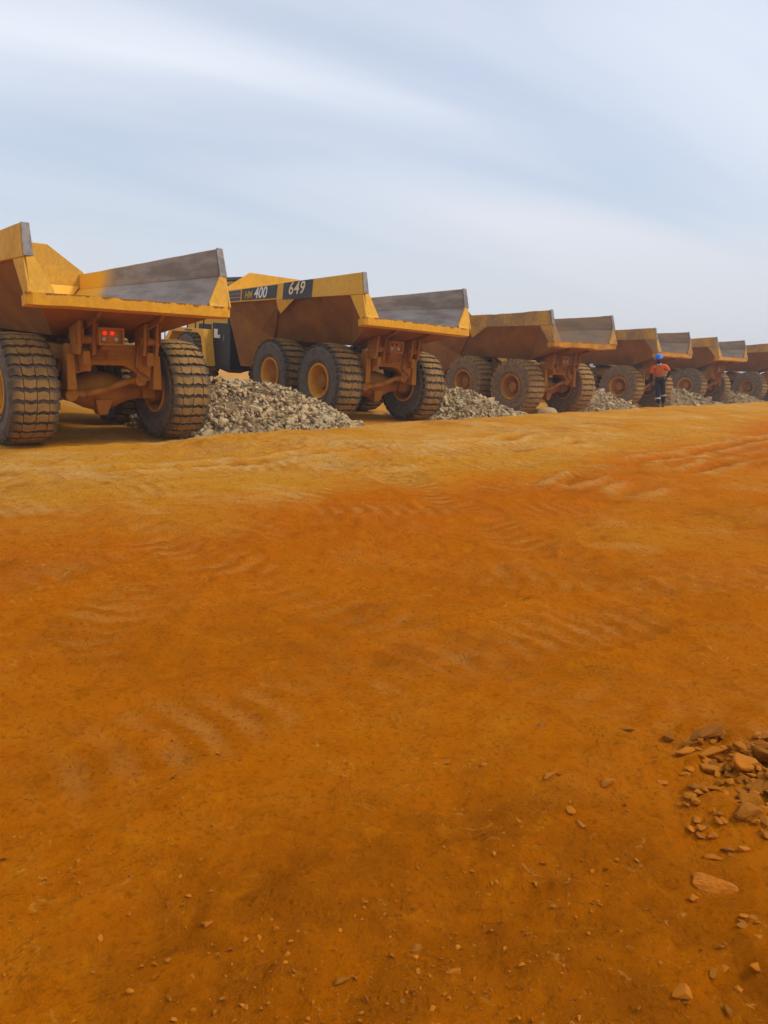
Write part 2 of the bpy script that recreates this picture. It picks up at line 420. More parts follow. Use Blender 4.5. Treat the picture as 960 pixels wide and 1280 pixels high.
def axis_pts(c, d0, k, far_a, far_b):
    def go(lim):
        o_ = []; a = 0.0; st = d0
        while a < lim:
            st = d0 * (1 + a / k) if a < 42 else st * 1.16
            a += st; o_.append(a)
        return np.array(o_)
    return np.concatenate([c - go(c - far_a)[::-1], [c], c + go(far_b - c)])
xs = axis_pts(0.0, 0.0165, 1.7, -2600, 2600)
ysf = axis_pts(2.2, 0.0165, 4.0, 2.19, 3000); ysb = axis_pts(2.2, 0.0165, 0.35, -400, 2.21)
ys = np.concatenate([ysb[ysb < 2.19], ysf[ysf >= 2.199]])
X, Y = np.meshgrid(xs, ys); Z = height(X.ravel(), Y.ravel()).reshape(X.shape)
nx, ny = len(xs), len(ys)
co = np.stack([X, Y, Z], -1).reshape(-1, 3)
idx = np.arange(nx * ny).reshape(ny, nx)
quads = np.stack([idx[:-1, :-1], idx[:-1, 1:], idx[1:, 1:], idx[1:, :-1]], -1).reshape(-1, 4)
me = bpy.data.meshes.new('ground')
me.vertices.add(len(co)); me.vertices.foreach_set('co', co.ravel())
me.loops.add(quads.size); me.loops.foreach_set('vertex_index', quads.ravel())
me.polygons.add(len(quads)); me.polygons.foreach_set('loop_start', np.arange(0, quads.size, 4)); me.polygons.foreach_set('loop_total', np.full(len(quads), 4))
me.update(calc_edges=True)
gx, gy = X.ravel(), Y.ravel(); gs, gn = sn(gx, gy)
wob = 3.0 * fbm(gx * 0.16, gy * 0.16, 4, 55)
nb = np.interp(gs, [-6, -4.4, -1.2, 1.4, 5, 8.6, 17, 40], [5.6, 6.0, 7.5, 7.9, 7.4, 7.6, 6.6, 6.0])
edge = nb + wob * 0.55 - gn
ochre = sstep((edge + 0.9) / 1.8)
ochre = np.clip(ochre + 0.45 * (1 - ochre) * sstep(fbm(gx * 0.45, gy * 0.45, 4, 91) * 3.2), 0, 1)
ochre = np.clip(ochre - 0.45 * sstep(fbm(gx * 0.7 + 5, gy * 0.7, 4, 19) * 3 - 0.1), 0, 1)
red = sstep((-edge + 0.4) / 1.0) * sstep((3.2 + edge + 2.0 * fbm(gx * 0.5, gy * 0.5, 3, 201)) / 2.4)
red = np.clip(red + 0.7 * sstep(fbm(gx * 0.55 + 9, gy * 0.55, 4, 222) * 4 - 0.35) * (1 - ochre), 0, 1)
td, tm, tg = tracks(gx, gy)
pale = np.clip(0.55 * sstep((nb - 0.6 + wob * 0.6 - gn) / 1.6) * sstep(fbm(gx * 0.9, gy * 0.9, 5, 66, 0.6) * 4 + 0.45) + sstep(fbm(gx * 0.9, gy * 1.6, 5, 63, 0.6) * 4.5 - 0.25) * 0.9 * (0.08 + 0.92 * ochre) + 0.60 * tm * (0.45 + 0.55 * ochre) * (0.4 + 0.6 * sstep(fbm(gx * 2.2, gy * 2.2, 3, 64) * 3 + 0.5)), 0, 1)
rough_p = 0.35 + 1.3 * sstep(fbm(gx * 0.5, gy * 0.5, 3, 77) * 3 + 0.45)
dark = np.clip(sstep(fbm(gx * 0.8 + 3, gy * 0.8, 5, 123, 0.6) * 3.6 - 0.15), 0, 1) * 0.8
# coarse dark soil in front of the camera, with foreground light falloff painted in
dq = ((gx - 0.30) * 0.85 - (gy - 1.75) * 0.1) ** 2 / 0.85 ** 2 + (gy - 1.7) ** 2 / 0.85 ** 2 + 1.1 * fbm(gx * 1.6, gy * 1.6, 4, 131)
dark = np.clip(np.maximum(dark, 0.9 * sstep((1.35 - dq) / 0.9)), 0, 1)
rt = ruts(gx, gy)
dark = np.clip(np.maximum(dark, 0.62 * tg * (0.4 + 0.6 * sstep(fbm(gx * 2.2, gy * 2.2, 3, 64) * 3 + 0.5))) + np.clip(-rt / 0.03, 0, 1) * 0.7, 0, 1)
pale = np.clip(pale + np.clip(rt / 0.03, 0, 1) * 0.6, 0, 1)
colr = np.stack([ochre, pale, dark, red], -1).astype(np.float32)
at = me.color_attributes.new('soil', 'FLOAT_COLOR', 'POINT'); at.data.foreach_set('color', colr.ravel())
me.shade_smooth()
def ground_mat():
    m, t, b = new_mat('laterite_soil')
    a = N(t, 'ShaderNodeAttribute'); a.attribute_name = 'soil'
    s = N(t, 'ShaderNodeSeparateColor'); t.links.new(a.outputs['Color'], s.inputs[0])
    cc = N(t, 'ShaderNodeTexCoord'); an = N(t, 'ShaderNodeMapping'); an.inputs['Rotation'].default_value = (0, 0, 0.5); t.links.new(cc.outputs['Object'], an.inputs[0])
    an2 = N(t, 'ShaderNodeMapping'); an2.inputs['Scale'].default_value = (0.85, 1.2, 1); t.links.new(an.outputs[0], an2.inputs[0])
    n0 = noise(t, 0.6, 6, 0.6); n1 = noise(t, 5, 7, 0.65, dist=0.4); n2 = noise(t, 38, 6, 0.72); n3 = noise(t, 170, 3, 0.7)
    nm = noise(t, 6.5, 10, 0.70, dist=0.35)
    vc = N(t, 'ShaderNodeTexVoronoi'); vc.inputs['Scale'].default_value = 13; vc.inputs['Randomness'].default_value = 1.0
    wv = N(t, 'ShaderNodeMapping'); t.links.new(cc.outputs['Object'], wv.inputs[0]); t.links.new(wv.outputs[0], vc.inputs['Vector'])
    o = math2(t, 'ADD', s.outputs[0], math2(t, 'MULTIPLY', ramp(t, n1, 0.35, 0.75), 0.22))
    col = mixcol(t, o, mixcol(t, a.outputs['Alpha'], (0.58, 0.150, 0.0018), (0.545, 0.128, 0.0018)), (0.60, 0.255, 0.020))
    col = mixcol(t, math2(t, 'MULTIPLY', s.outputs[1], ramp(t, n1, 0.3, 0.65, 0.3, 1)), col, (0.66, 0.385, 0.115))
    col = mixcol(t, math2(t, 'MULTIPLY', s.outputs[2], ramp(t, n1, 0.3, 0.65, 0.15, 0.75)), col, (0.30, 0.072, 0.002))
    col = mixcol(t, ramp(t, nm, 0.50, 0.66, 0, 0.45), col, (0.39, 0.092, 0.001))
    col = mixcol(t, ramp(t, nm, 0.46, 0.32, 0, 0.65), col, (0.64, 0.195, 0.003))
    col = mixcol(t, ramp(t, n2, 0.50, 0.66, 0, 0.48), col, (0.20, 0.055, 0.002))
    fl = math2(t, 'MULTIPLY', ramp(t, noise(t, 16, 6, 0.7, an2.outputs[0], dist=1.0), 0.60, 0.66), ramp(t, n0, 0.42, 0.6))
    col = mixcol(t, math2(t, 'MULTIPLY', fl, 0.65), col, (0.68, 0.33, 0.05))
    col = mixcol(t, ramp(t, n3, 0.55, 0.75, 0, 0.4), col, (0.62, 0.20, 0.004))
    t.links.new(col, b.inputs['Base Color'])
    b.inputs['Roughness'].default_value = 1.0; b.inputs['Specular IOR Level'].default_value = 0.0
    v = N(t, 'ShaderNodeTexVoronoi'); v.inputs['Scale'].default_value = 42
    c = N(t, 'ShaderNodeTexCoord'); t.links.new(c.outputs['Object'], v.inputs['Vector'])
    peb = ramp(t, v.outputs['Distance'], 0.0, 0.45, 1, 0)
    h = math2(t, 'ADD', math2(t, 'MULTIPLY', n2, 0.55), math2(t, 'MULTIPLY', math2(t, 'MULTIPLY', peb, ramp(t, n1, 0.45, 0.7)), 0.35))
    h = math2(t, 'ADD', math2(t, 'MULTIPLY', h, 0.45), math2(t, 'MULTIPLY', n3, 0.08))
    h = math2(t, 'ADD', h, math2(t, 'MULTIPLY', nm, 0.45))
    clod = math2(t, 'MULTIPLY', ramp(t, vc.outputs['Distance'], 0.0, 0.5, 1, 0), ramp(t, noise(t, 1.3, 4, 0.6), 0.42, 0.62))
    h = math2(t, 'ADD', h, math2(t, 'MULTIPLY', clod, 0.12))
    bump(t, b, h, 1.0, 0.11)
    return m
M['ground'] = ground_mat(); me.materials.append(M['ground'])
ground = obj('ground', me); tag(ground, 'rutted orange laterite haul yard ground', kind='structure')

# ------------------------------------------------------------------ dump truck
R_, TRK, MX, FX = 0.925, 1.345, 2.25, 7.25
def railtop(x): return 3.42 - 0.062 * (x + 1.35)
def railbot(x): return 2.93 - 0.040 * (x + 1.0)
BF = 5.0     # front of the load bed

# shared wheel meshes (axis Y, +Y is the outer side)
carc = MB().lathe([(-0.30, 0.40), (-0.345, 0.47), (-0.365, 0.60), (-0.372, 0.72), (-0.362, 0.81), (-0.325, 0.848), (-0.2, 0.858), (0, 0.862),
                   (0.2, 0.858), (0.325, 0.848), (0.362, 0.81), (0.372, 0.72), (0.365, 0.60), (0.345, 0.47), (0.30, 0.40), (0.22, 0.385), (-0.22, 0.385)], 64, True)
me_tyre = carc.mesh('tyre', M['rubber'], True)
# raised rings on the sidewall
ring = MB()
for sy in (-1, 1):
    for (ya, ra, rb) in ((0.372, 0.735, 0.755), (0.368, 0.515, 0.53)):
        ring.lathe([(sy * (ya - 0.012), ra - 0.006), (sy * (ya + 0.008), ra), (sy * (ya + 0.008), rb), (sy * (ya - 0.014), rb + 0.006)], 64)
me_ring = ring.mesh('sidewall_ring', M['rubber'], True)
NL = 30
def crown(y): return 0.925 - 0.10 * abs(y / 0.37) ** 2.6 * 0.35
tr_ = MB()
cols_ = [(-0.372, -0.200), (-0.189, -0.006), (0.006, 0.189), (0.200, 0.372)]
rl_ = random.Random(3)
for k in range(NL):
    for ci, (ya, yb) in enumerate(cols_):
        th0 = 2 * math.pi * (k + (0.0, 0.0, 0.0, 0.0)[ci]) / NL
        pitch = 2 * math.pi / NL
        gap = 0.060 / 0.9
        def ang(y, end):
            wv = 0.030 * math.sin(y * 16.5) + (0.030 if ci in (1, 3) else 0.0)
            return th0 + wv / 0.9 + (pitch - gap if end else 0)
        ysub = [ya, (ya + yb) / 2, yb]
        top = []; bot = []; jit = rl_.uniform(0, 0.014); th0 += rl_.uniform(-0.004, 0.004)
        for y in ysub:
            for e in (0, 1):
                r = crown(y) - jit; a = ang(y, e); i_ = 0.006 * (1 if e == 0 else -1)
                top.append((r * math.cos(a + i_), y * 0.985, r * math.sin(a + i_)))
                rb = 0.845 if abs(y) < 0.33 else 0.80
                bot.append((rb * math.cos(a), y * (1.0 if abs(y) < 0.33 else 0.99), rb * math.sin(a)))
        v = top + bot
        tr_.add(v, [(0, 1, 3, 2), (2, 3, 5, 4), (0, 2, 8, 6), (2, 4, 10, 8), (1, 7, 9, 3), (3, 9, 11, 5), (0, 6, 7, 1), (4, 5, 11, 10)])
me_tread = tr_.mesh('tread', M['tread'])
rim = MB().lathe([(0.20, 0.40), (0.335, 0.425), (0.352, 0.418), (0.352, 0.385), (0.335, 0.368), (0.24, 0.352), (0.10, 0.335), (0.04, 0.30), (0.02, 0.245), (0.02, 0.10)], 48)
rim.lathe([(-0.20, 0.40), (-0.335, 0.425), (-0.352, 0.418), (-0.352, 0.385), (-0.335, 0.368), (-0.24, 0.352), (-0.10, 0.345), (-0.02, 0.30), (0.0, 0.10)], 48)
me_rim = rim.mesh('rim', M['rim'], True)
hub = MB().lathe([(0.01, 0.205), (0.08, 0.20), (0.10, 0.185), (0.15, 0.175), (0.22, 0.165), (0.235, 0.15), (0.238, 0.09), (0.25, 0.075), (0.25, 0.0001)], 36)
for k in range(16):
    a = 2 * math.pi * k / 16
    hub.tube((0.265 * math.cos(a), 0.015, 0.265 * math.sin(a)), (0.265 * math.cos(a), 0.06, 0.265 * math.sin(a)), 0.017, 0.017, 6)
me_hub = hub.mesh('hub', M['frame'], False)
def wheel(parent, x, side):
    w_ = empty('wheel', parent, (x, side * TRK, R_))
    if side < 0: w_.rotation_euler = (0, 0, math.pi)
    for nme, m_ in (('tyre', me_tyre), ('sidewall_ring', me_ring), ('tread', me_tread), ('rim', me_rim), ('hub', me_hub)):
        obj(nme, m_, w_)
    w_.rotation_euler.y = RND.uniform(0, 0.2)
    return w_

def text_mesh(name, body, size, mat, shear=0.25, bold=0.012, spacing=1.0):
    cu = bpy.data.curves.new(name, 'FONT'); cu.body = body; cu.size = size; cu.shear = shear; cu.offset = bold
    cu.extrude = 0.003; cu.align_x = 'CENTER'; cu.align_y = 'CENTER'; cu.space_character = spacing
    o = bpy.data.objects.new('tmp', cu); C.objects.link(o)
    dg = bpy.context.evaluated_depsgraph_get()
    me_ = bpy.data.meshes.new_from_object(o.evaluated_get(dg)); me_.name = name
    bpy.data.objects.remove(o); me_.materials.clear(); me_.materials.append(mat)
    return me_
def side_text(name, me_, parent, x, z, y=1.663, sx=1.0):
    o = obj(name, me_, parent)
    slope = 0.045
    ax = Vector((-1, 0, slope)).normalized(); ay = Vector((slope, 0, 1)).normalized(); az_ = Vector((0, 1, 0))
    m3 = Matrix((ax * sx, ay, az_)).transposed().to_4x4()
    o.matrix_local = Matrix.Translation((x, y, z)) @ m3
    return o

def build_truck():
    T = empty('dump_truck')
    # ---------------- load bed hull (outer shell)
    hb = MB()
    L = {}
    def both(n_, x, y, z): L[n_] = ((x, y, z), (x, -y, z))
    both('lipb', -1.46, 1.44, 2.30); both('botr', 0.0, 0.78, 1.82); both('ribb', 3.15, 0.98, 1.82)
    both('railr', -1.05, 1.60, 2.94); both('railm', 2.0, 1.60, railbot(2.0) + 0.01); both('railf', BF - 0.02, 1.60, railbot(BF) + 0.01)
    both('m', 3.60, 1.22, 2.02); both('fl', 4.50, 1.30, 0.98); both('flb', 3.90, 1.30, 1.00); both('rend', -1.46, 1.60, 2.94)
    vs = []; ix = {}
    for k_, (a, b) in L.items(): ix[k_] = (len(vs), len(vs) + 1); vs += [a, b]
    fs = []
    for s_ in (0, 1):
        g = lambda k_: ix[k_][s_]
        fs += [(g('railr'), g('railm'), g('ribb'), g('botr')), (g('railr'), g('botr'), g('lipb')), (g('railr'), g('lipb'), g('rend')),
               (g('railm'), g('railf'), g('m')), (g('railm'), g('m'), g('ribb')), (g('railf'), g('fl'), g('flb'), g('m')), (g('m'), g('flb'), g('ribb'))]
    q = lambda a, b: (ix[a][0], ix[b][0], ix[b][1], ix[a][1])
    fs += [q('lipb', 'botr'), q('botr', 'ribb'), q('ribb', 'flb'), q('flb', 'fl'), q('fl', 'railf')]
    hb.add(vs, fs)
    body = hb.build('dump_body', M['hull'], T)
    sm = body.modifiers.new('solid', 'SOLIDIFY'); sm.thickness = 0.02; sm.offset = -1
    # inner liner
    for s_ in (1, -1):
        lw = MB()
        # upper inside of the rail
        lw.plate([(-1.33, s_ * 1.515, railtop(-1.33) - 0.012), (BF - 0.08, s_ * 1.515, railtop(BF) - 0.012), (BF - 0.08, s_ * 1.515, railbot(BF) + 0.02), (-1.44, s_ * 1.515, railbot(-1.44) + 0.02)], 0.012)
        lw.build('inner_wall_plate', M['steel'], body)
        lw = MB()
        A_, A2, B_, C_, D_, E_ = (-1.44, 1.515, railbot(-1.44) + 0.015), (-1.05, 1.515, railbot(-1.05) + 0.015), (BF - 0.02, 1.515, railbot(BF) + 0.015), (BF - 0.3, 1.05, 2.25), (0.2, 0.72, 1.95), (-1.53, 1.27, 2.48)
        lw.add([(x, s_ * y, z) for x, y, z in (A_, A2, B_, C_, D_, E_)], [(0, 1, 5), (1, 4, 5), (1, 2, 3), (1, 3, 4)])
        lw.build('sloping_wall_plate', M['steel'], body)
    MB().plate([(-1.58, 1.3, 2.450), (-1.58, -1.3, 2.450), (0.2, -0.80, 1.91), (0.2, 0.80, 1.91)], 0.02).build('tail_floor', M['steel'], body)
    MB().plate([(0.2, 0.80, 1.91), (0.2, -0.80, 1.91), (4.0, -1.0, 1.93), (4.0, 1.0, 1.93)], 0.02).build('bed_floor', M['steel'], body)
    # side rails
    for s_ in (1, -1):
        r = MB()
        o_, i_ = s_ * 1.655, s_ * 1.525
        ns_ = 22; vs = []
        for k in range(ns_ + 1):
            t_ = k / ns_; xb = -1.47 + (BF + 1.47) * t_; xt = -1.33 + (BF + 1.33) * t_
            vs += [(xb, i_, railbot(xb)), (xb, o_, railbot(xb)), (xt, o_ - s_ * 0.02, railtop(xt)), (xt, i_, railtop(xt))]
        fs = [(0, 1, 2, 3), tuple(4 * ns_ + q_ for q_ in (3, 2, 1, 0))]
        for k in range(ns_):
            for q_ in range(4): fs.append((4 * k + q_, 4 * k + (q_ + 1) % 4, 4 * k + 4 + (q_ + 1) % 4, 4 * k + 4 + q_))
        r.add(vs, fs)
        rail = r.build('side_rail', M['yellow'], body, 0.012)
        # worn steel end cap
        MB().hexa([(-1.492, i_ - s_ * 0.02, railbot(-1.47) + 0.02), (-1.472, i_ - s_ * 0.02, railbot(-1.47) + 0.02), (-1.472, o_ - s_ * 0.01, railbot(-1.47) + 0.02), (-1.492, o_ - s_ * 0.01, railbot(-1.47) + 0.02),
                   (-1.352, i_ - s_ * 0.02, railtop(-1.33) + 0.012), (-1.332, i_ - s_ * 0.02, railtop(-1.33) + 0.012), (-1.332, o_ - s_ * 0.03, railtop(-1.33) + 0.012), (-1.352, o_ - s_ * 0.03, railtop(-1.33) + 0.012)]).build('rail_end_cap', M['steelgrey'], body, 0.004)
        # outer gusset between rail and lip
        MB().plate([(-0.98, s_ * 1.63, 2.925), (-1.46, s_ * 1.63, 2.945), (-1.64, s_ * 1.63, 2.47), (-1.50, s_ * 1.63, 2.33)], 0.03).build('end_gusset', M['yellow'], body, 0.005)
        # rear end triangle of the sloping wall
        MB().plate([(-1.478, s_ * 1.612, 2.945), (-1.60, s_ * 1.612, 2.46), (-1.60, s_ * 1.26, 2.46), (-1.56, s_ * 1.27, 2.53), (-1.478, s_ * 1.50, 2.965)], 0.035).build('end_plate', M['yellow'], body, 0.004)
        # rib flange with its yellow bracket
        MB().plate([(2.02, s_ * 1.61, railbot(2.02)), (2.02, s_ * 1.655, railbot(2.02)), (3.17, s_ * 1.055, 1.83), (3.17, s_ * 0.975, 1.83)], 0.025).build('side_rib', M['hull'], body)
        MB().plate([(1.28, s_ * 1.645, railbot(1.28) + 0.01), (2.16, s_ * 1.645, railbot(2.16) + 0.01), (2.16, s_ * 1.60, 2.62), (2.06, s_ * 1.565, 2.46)], 0.02).build('rib_bracket', M['yellow'], body, 0.004)
        for xe in (0.35, 3.35):
            e = MB(); n_ = 12
            for k in range(n_):
                a0, a1 = 2 * math.pi * k / n_, 2 * math.pi * (k + 1) / n_
                e.tube((xe + 0.085 * math.cos(a0), s_ * 1.60, railbot(xe) - 0.12 + 0.085 * math.sin(a0)), (xe + 0.085 * math.cos(a1), s_ * 1.60, railbot(xe) - 0.12 + 0.085 * math.sin(a1)), 0.018, 0.018, 6)
            e.build('lifting_eye', M['hull'], body)
    # tail lip, a box beam with a slightly wavy worn edge
    lp = MB(); n_ = 40; vs = []; rr = random.Random(5)
    for i in range(n_ + 1):
        y = -1.665 + 3.33 * i / n_
        dz = rr.uniform(-0.003, 0.002); dx = rr.uniform(-0.003, 0.003)
        sk = 0.0 if 0 < i < n_ else 0.06
        vs += [(-1.63 + dx + sk, y, 2.475 + dz), (-1.63 + dx * 0.5 + sk, y, 2.305), (-1.42 + sk * 0.3, y, 2.26), (-1.38, y, 2.40)]
    fs = []
    for i in range(n_):
        a = 4 * i; b = a + 4
        fs += [(a, a + 1, b + 1, b), (a + 1, a + 2, b + 2, b + 1), (a + 2, a + 3, b + 3, b + 2), (a + 3, a, b, b + 3)]
    fs += [(0, 3, 2, 1), (4 * n_, 4 * n_ + 1, 4 * n_ + 2, 4 * n_ + 3)]
    lp.add(vs, fs).build('tail_lip', M['lip'], body)
    # underside stiffeners of the tail
    for y in (-0.52, 0.52):
        MB().plate([(-1.42, y, 2.27), (-0.02, y, 1.83), (-0.1, y, 1.74), (-1.34, y, 2.17)], 0.05).build('tail_stiffener', M['hull'], body)
    # headboard with the raised spill guard
    HBP = [(1.635, 2.74), (1.635, railtop(BF) + 0.06), (1.40, 3.24), (0.84, 3.62), (-0.84, 3.62), (-1.40, 3.24), (-1.635, railtop(BF) + 0.06), (-1.635, 2.74), (-1.10, 2.2), (1.10, 2.2)]
    MB().prism([(BF + 0.004, y, z) for y, z in HBP], (0.05, 0, 0)).build('headboard', M['yellow'], body, 0.006)
    MB().plate([(BF - 0.02, 1.52, 2.76), (BF - 0.02, -1.52, 2.76), (BF - 0.3, -1.05, 2.25), (BF - 0.3, 1.05, 2.25)], 0.02).build('front_wall_plate', M['steel'], body)
    MB().plate([(BF - 0.3, 1.05, 2.25), (BF - 0.3, -1.05, 2.25), (4.0, -1.05, 1.95), (4.0, 1.05, 1.95)], 0.02).build('front_floor', M['steel'], body)

    # ---------------- rear frame
    fr = MB()
    for s_ in (1, -1):
        fr.box(-0.70, 4.3, s_ * 0.50 - 0.09, s_ * 0.50 + 0.09, 1.28, 1.66)
    frame = fr.build('rear_frame', M['frame'], T, 0.012)
    # rear cross member with the arched lower edge
    MB().prism([(-0.62, y, z) for y, z in ((0.76, 1.72), (-0.76, 1.72), (-0.76, 1.36), (-0.70, 1.14), (-0.50, 1.10), (-0.40, 1.26), (-0.20, 1.38), (0.34, 1.38), (0.52, 1.26), (0.76, 1.22))], (0.20, 0, 0)).build('rear_cross_member', M['frame'], frame, 0.012)
    for y in (0.74, -0.74):
        MB().hexa([(-0.72, y - 0.09, 0.98), (-0.42, y - 0.09, 0.98), (-0.42, y + 0.07, 0.98), (-0.72, y + 0.07, 0.98), (-0.68, y - 0.07, 1.56), (-0.42, y - 0.07, 1.56), (-0.42, y + 0.05, 1.56), (-0.68, y + 0.05, 1.56)]).build('suspension_bracket', M['frame'], frame, 0.012)
    MB().hexa([(-0.69, -0.62, 1.18), (-0.64, -0.62, 1.18), (-0.64, -0.36, 1.36), (-0.69, -0.36, 1.36), (-0.69, -0.66, 1.74), (-0.64, -0.66, 1.74), (-0.64, -0.40, 1.80), (-0.69, -0.40, 1.80)]).build('gusset_plate', M['frame'], frame, 0.006)
    for y in (0.66, 0.42, -0.44, -0.66):
        MB().prism([(-0.90, y - 0.03, 1.70), (-0.86, y - 0.03, 1.56), (-0.58, y - 0.03, 1.56), (-0.50, y - 0.03, 1.97), (-0.92, y - 0.03, 2.10)], (0, 0.06, 0)).build('hinge_bracket', M['frame'], frame, 0.008)
        MB().prism([(-0.96, y - 0.045, 1.84), (-0.80, y - 0.045, 1.66), (-0.70, y - 0.045, 1.72), (-0.64, y - 0.045, 2.0), (-0.94, y - 0.045, 2.11)], (0, 0.012, 0)).build('hinge_cheek', M['frame'], frame, 0.003)
    for y in (0.54, -0.55):
        MB().tube((-0.80, y - 0.17, 1.80), (-0.80, y + 0.17, 1.80), 0.07, 0.07, 14).build('hinge_pin', M['frame'], frame)
        MB().box(-0.86, -0.60, y - 0.06, y + 0.06, 1.40, 1.62).build('hinge_base', M['frame'], frame, 0.01)
    MB().tube((-0.645, 0.06, 1.57), (-0.60, 0.06, 1.57), 0.07, 0.07, 16).build('tow_pin_boss', M['frame'], frame)
    for s_ in (0.62, -0.60):
        for zz in (1.28, 1.38, 1.48):
            MB().tube((-0.655, s_ + 0.02, zz), (-0.60, s_ + 0.02, zz), 0.02, 0.02, 8).build('bolt', M['frame'], frame)
    MB().path([(-0.66, 0.70, 1.60), (-0.70, 0.45, 1.52), (-0.68, 0.20, 1.50), (-0.70, -0.15, 1.53), (-0.66, -0.40, 1.60)], 0.018, 6).build('brake_hose', M['frame'], frame, 0, True)
    # tail lamp box
    lb = MB()
    y0, y1, z0, z1, xf = -0.01, 0.41, 1.73, 2.01, -1.06
    for a in ((y0, y1, z0, z0 + 0.035), (y0, y1, z1 - 0.03, z1), (y0, y0 + 0.03, z0 + 0.035, z1 - 0.03), (y1 - 0.03, y1, z0 + 0.035, z1 - 0.03)):
        lb.box(xf, xf + 0.10, *a)
    lb.box(xf + 0.06, xf + 0.098, y0 + 0.03, y1 - 0.03, z0 + 0.035, z1 - 0.03)
    box = lb.build('tail_lamp_box', M['frame'], T, 0.004)
    MB().box(-0.96, -0.55, 0.08, 0.32, 1.66, 1.728).build('lamp_box_mount', M['frame'], box)
    for y in (0.30, 0.175):
        l_ = MB().lathe([(-0.012, 0.033), (0.012, 0.033), (0.024, 0.024), (0.027, 0.0001)], 18)
        l_.v = [(xf + 0.05 - b_, y + a_, 1.925 + c_) for a_, b_, c_ in l_.v]; l_.build('tail_lamp', M['red_off'], box, smooth=True)
    for y in (0.32, 0.11):
        l_ = MB().lathe([(-0.012, 0.038), (0.010, 0.038), (0.022, 0.026), (0.024, 0.0001)], 18)
        l_.v = [(xf + 0.05 - b_, y + a_, 1.825 + c_) for a_, b_, c_ in l_.v]; l_.build('reversing_lamp', M['clear'], box, smooth=True)

    # ---------------- axles
    for ai, xa in enumerate((0.0, MX)):
        ax = MB().lathe([(-1.16, 0.0001), (-1.16, 0.21), (-0.92, 0.20), (-0.88, 0.155), (-0.62, 0.16), (-0.42, 0.21), (-0.22, 0.30), (-0.02, 0.345), (0.12, 0.345), (0.30, 0.30), (0.48, 0.21), (0.66, 0.16), (0.88, 0.155), (0.92, 0.20), (1.16, 0.21), (1.16, 0.0001)], 28)
        ax.shift((xa, 0, R_ - 0.02))
        axle = ax.build('axle', M['frame'], T, 0, True)
        d_ = MB().lathe([(-0.34, 0.0001), (-0.34, 0.10), (-0.28, 0.17), (-0.10, 0.27), (0.10, 0.29), (0.30, 0.22)], 24)
        d_.v = [(xa + b_, 0.06 + a_, R_ - 0.03 + c_) for a_, b_, c_ in d_.v]
        d_.build('differential', M['frame'], axle, 0, True)
        MB().hexa([(xa - 0.30, -0.02, 0.50), (xa - 0.12, -0.02, 0.50), (xa - 0.12, 0.14, 0.50), (xa - 0.30, 0.14, 0.50), (xa - 0.36, -0.10, 0.78), (xa, -0.10, 0.78), (xa, 0.22, 0.78), (xa - 0.36, 0.22, 0.78)]).build('drain_boss', M['frame'], axle, 0.02)
        # link arm running across in front of the axle
        MB().path([(xa - 0.46, 0.74, 0.90), (xa - 0.50, 0.45, 0.88), (xa - 0.50, 0.10, 0.96), (xa - 0.50, -0.28, 1.10), (xa - 0.52, -0.55, 1.13)], 0.058, 10).build('link_arm', M['frame'], axle, 0, True)
        for y, z_ in ((0.70, 0.88), (-0.50, 1.13)):
            MB().tube((xa - 0.60, y, z_), (xa - 0.36, y, z_), 0.105, 0.105, 14).build('link_bush', M['frame'], axle, 0.01)
        for y in (0.80, -0.80):
            MB().box(xa - 0.22, xa + 0.22, y - 0.09, y + 0.09, 1.05, 1.32).build('rubber_spring', M['dark'], axle, 0.02)
            MB().box(xa - 0.26, xa + 0.26, y - 0.12, y + 0.12, 0.78, 1.07).build('axle_saddle', M['frame'], axle, 0.02)
        for s_ in (1, -1): wheel(T, xa, s_)
    MB().prism([(-0.4, 0.70, 1.45), (MX + 0.4, 0.70, 1.45), (MX + 0.2, 0.70, 1.20), (MX / 2, 0.70, 1.34), (-0.2, 0.70, 1.20)], (0, 0.12, 0)).build('equalizer_beam', M['frame'], T, 0.02)
    MB().prism([(-0.4, -0.82, 1.45), (MX + 0.4, -0.82, 1.45), (MX + 0.2, -0.82, 1.20), (MX / 2, -0.82, 1.34), (-0.2, -0.82, 1.20)], (0, 0.12, 0)).build('equalizer_beam', M['frame'], T, 0.02)
    MB().tube((0.3, 0, 0.98), (5.2, 0, 1.05), 0.07, 0.07, 12).build('drive_shaft', M['dark'], T)
    for s_ in (1, -1):
        MB().tube((4.25, s_ * 0.72, 1.15), (3.2, s_ * 0.80, 1.62), 0.11, 0.11, 14).build('hoist_cylinder', M['frame'], T, 0, True)

    # ---------------- tractor unit
    tc_ = MB()
    tc_.box(4.35, 5.6, -0.38, 0.38, 0.95, 1.45); tc_.box(5.45, 9.15, -0.62, 0.62, 0.86, 1.42)
    ch = tc_.build('front_chassis', M['frame'], T, 0.02)
    MB().tube((5.0, 0, 0.80), (5.0, 0, 1.60), 0.22, 0.22, 18).build('articulation_joint', M['frame'], ch)
    MB().hexa([(9.05, -1.5, 0.78), (9.45, -1.35, 0.78), (9.45, 1.35, 0.78), (9.05, 1.5, 0.78), (9.05, -1.5, 1.30), (9.42, -1.35, 1.30), (9.42, 1.35, 1.30), (9.05, 1.5, 1.30)]).build('bumper', M['yellow'], T, 0.03)
    hood = MB().prism([(7.0, 0.78, 1.42), (9.25, 0.78, 1.42), (9.30, 0.78, 1.98), (9.05, 0.78, 2.10), (7.0, 0.78, 2.46)], (0, -1.56, 0)).build('hood', M['yellow'], T, 0.05)
    for k in range(6):
        MB().box(9.27, 9.315, -0.62, 0.62, 1.46 + k * 0.075, 1.50 + k * 0.075).build('grille_bar', M['black'], hood)
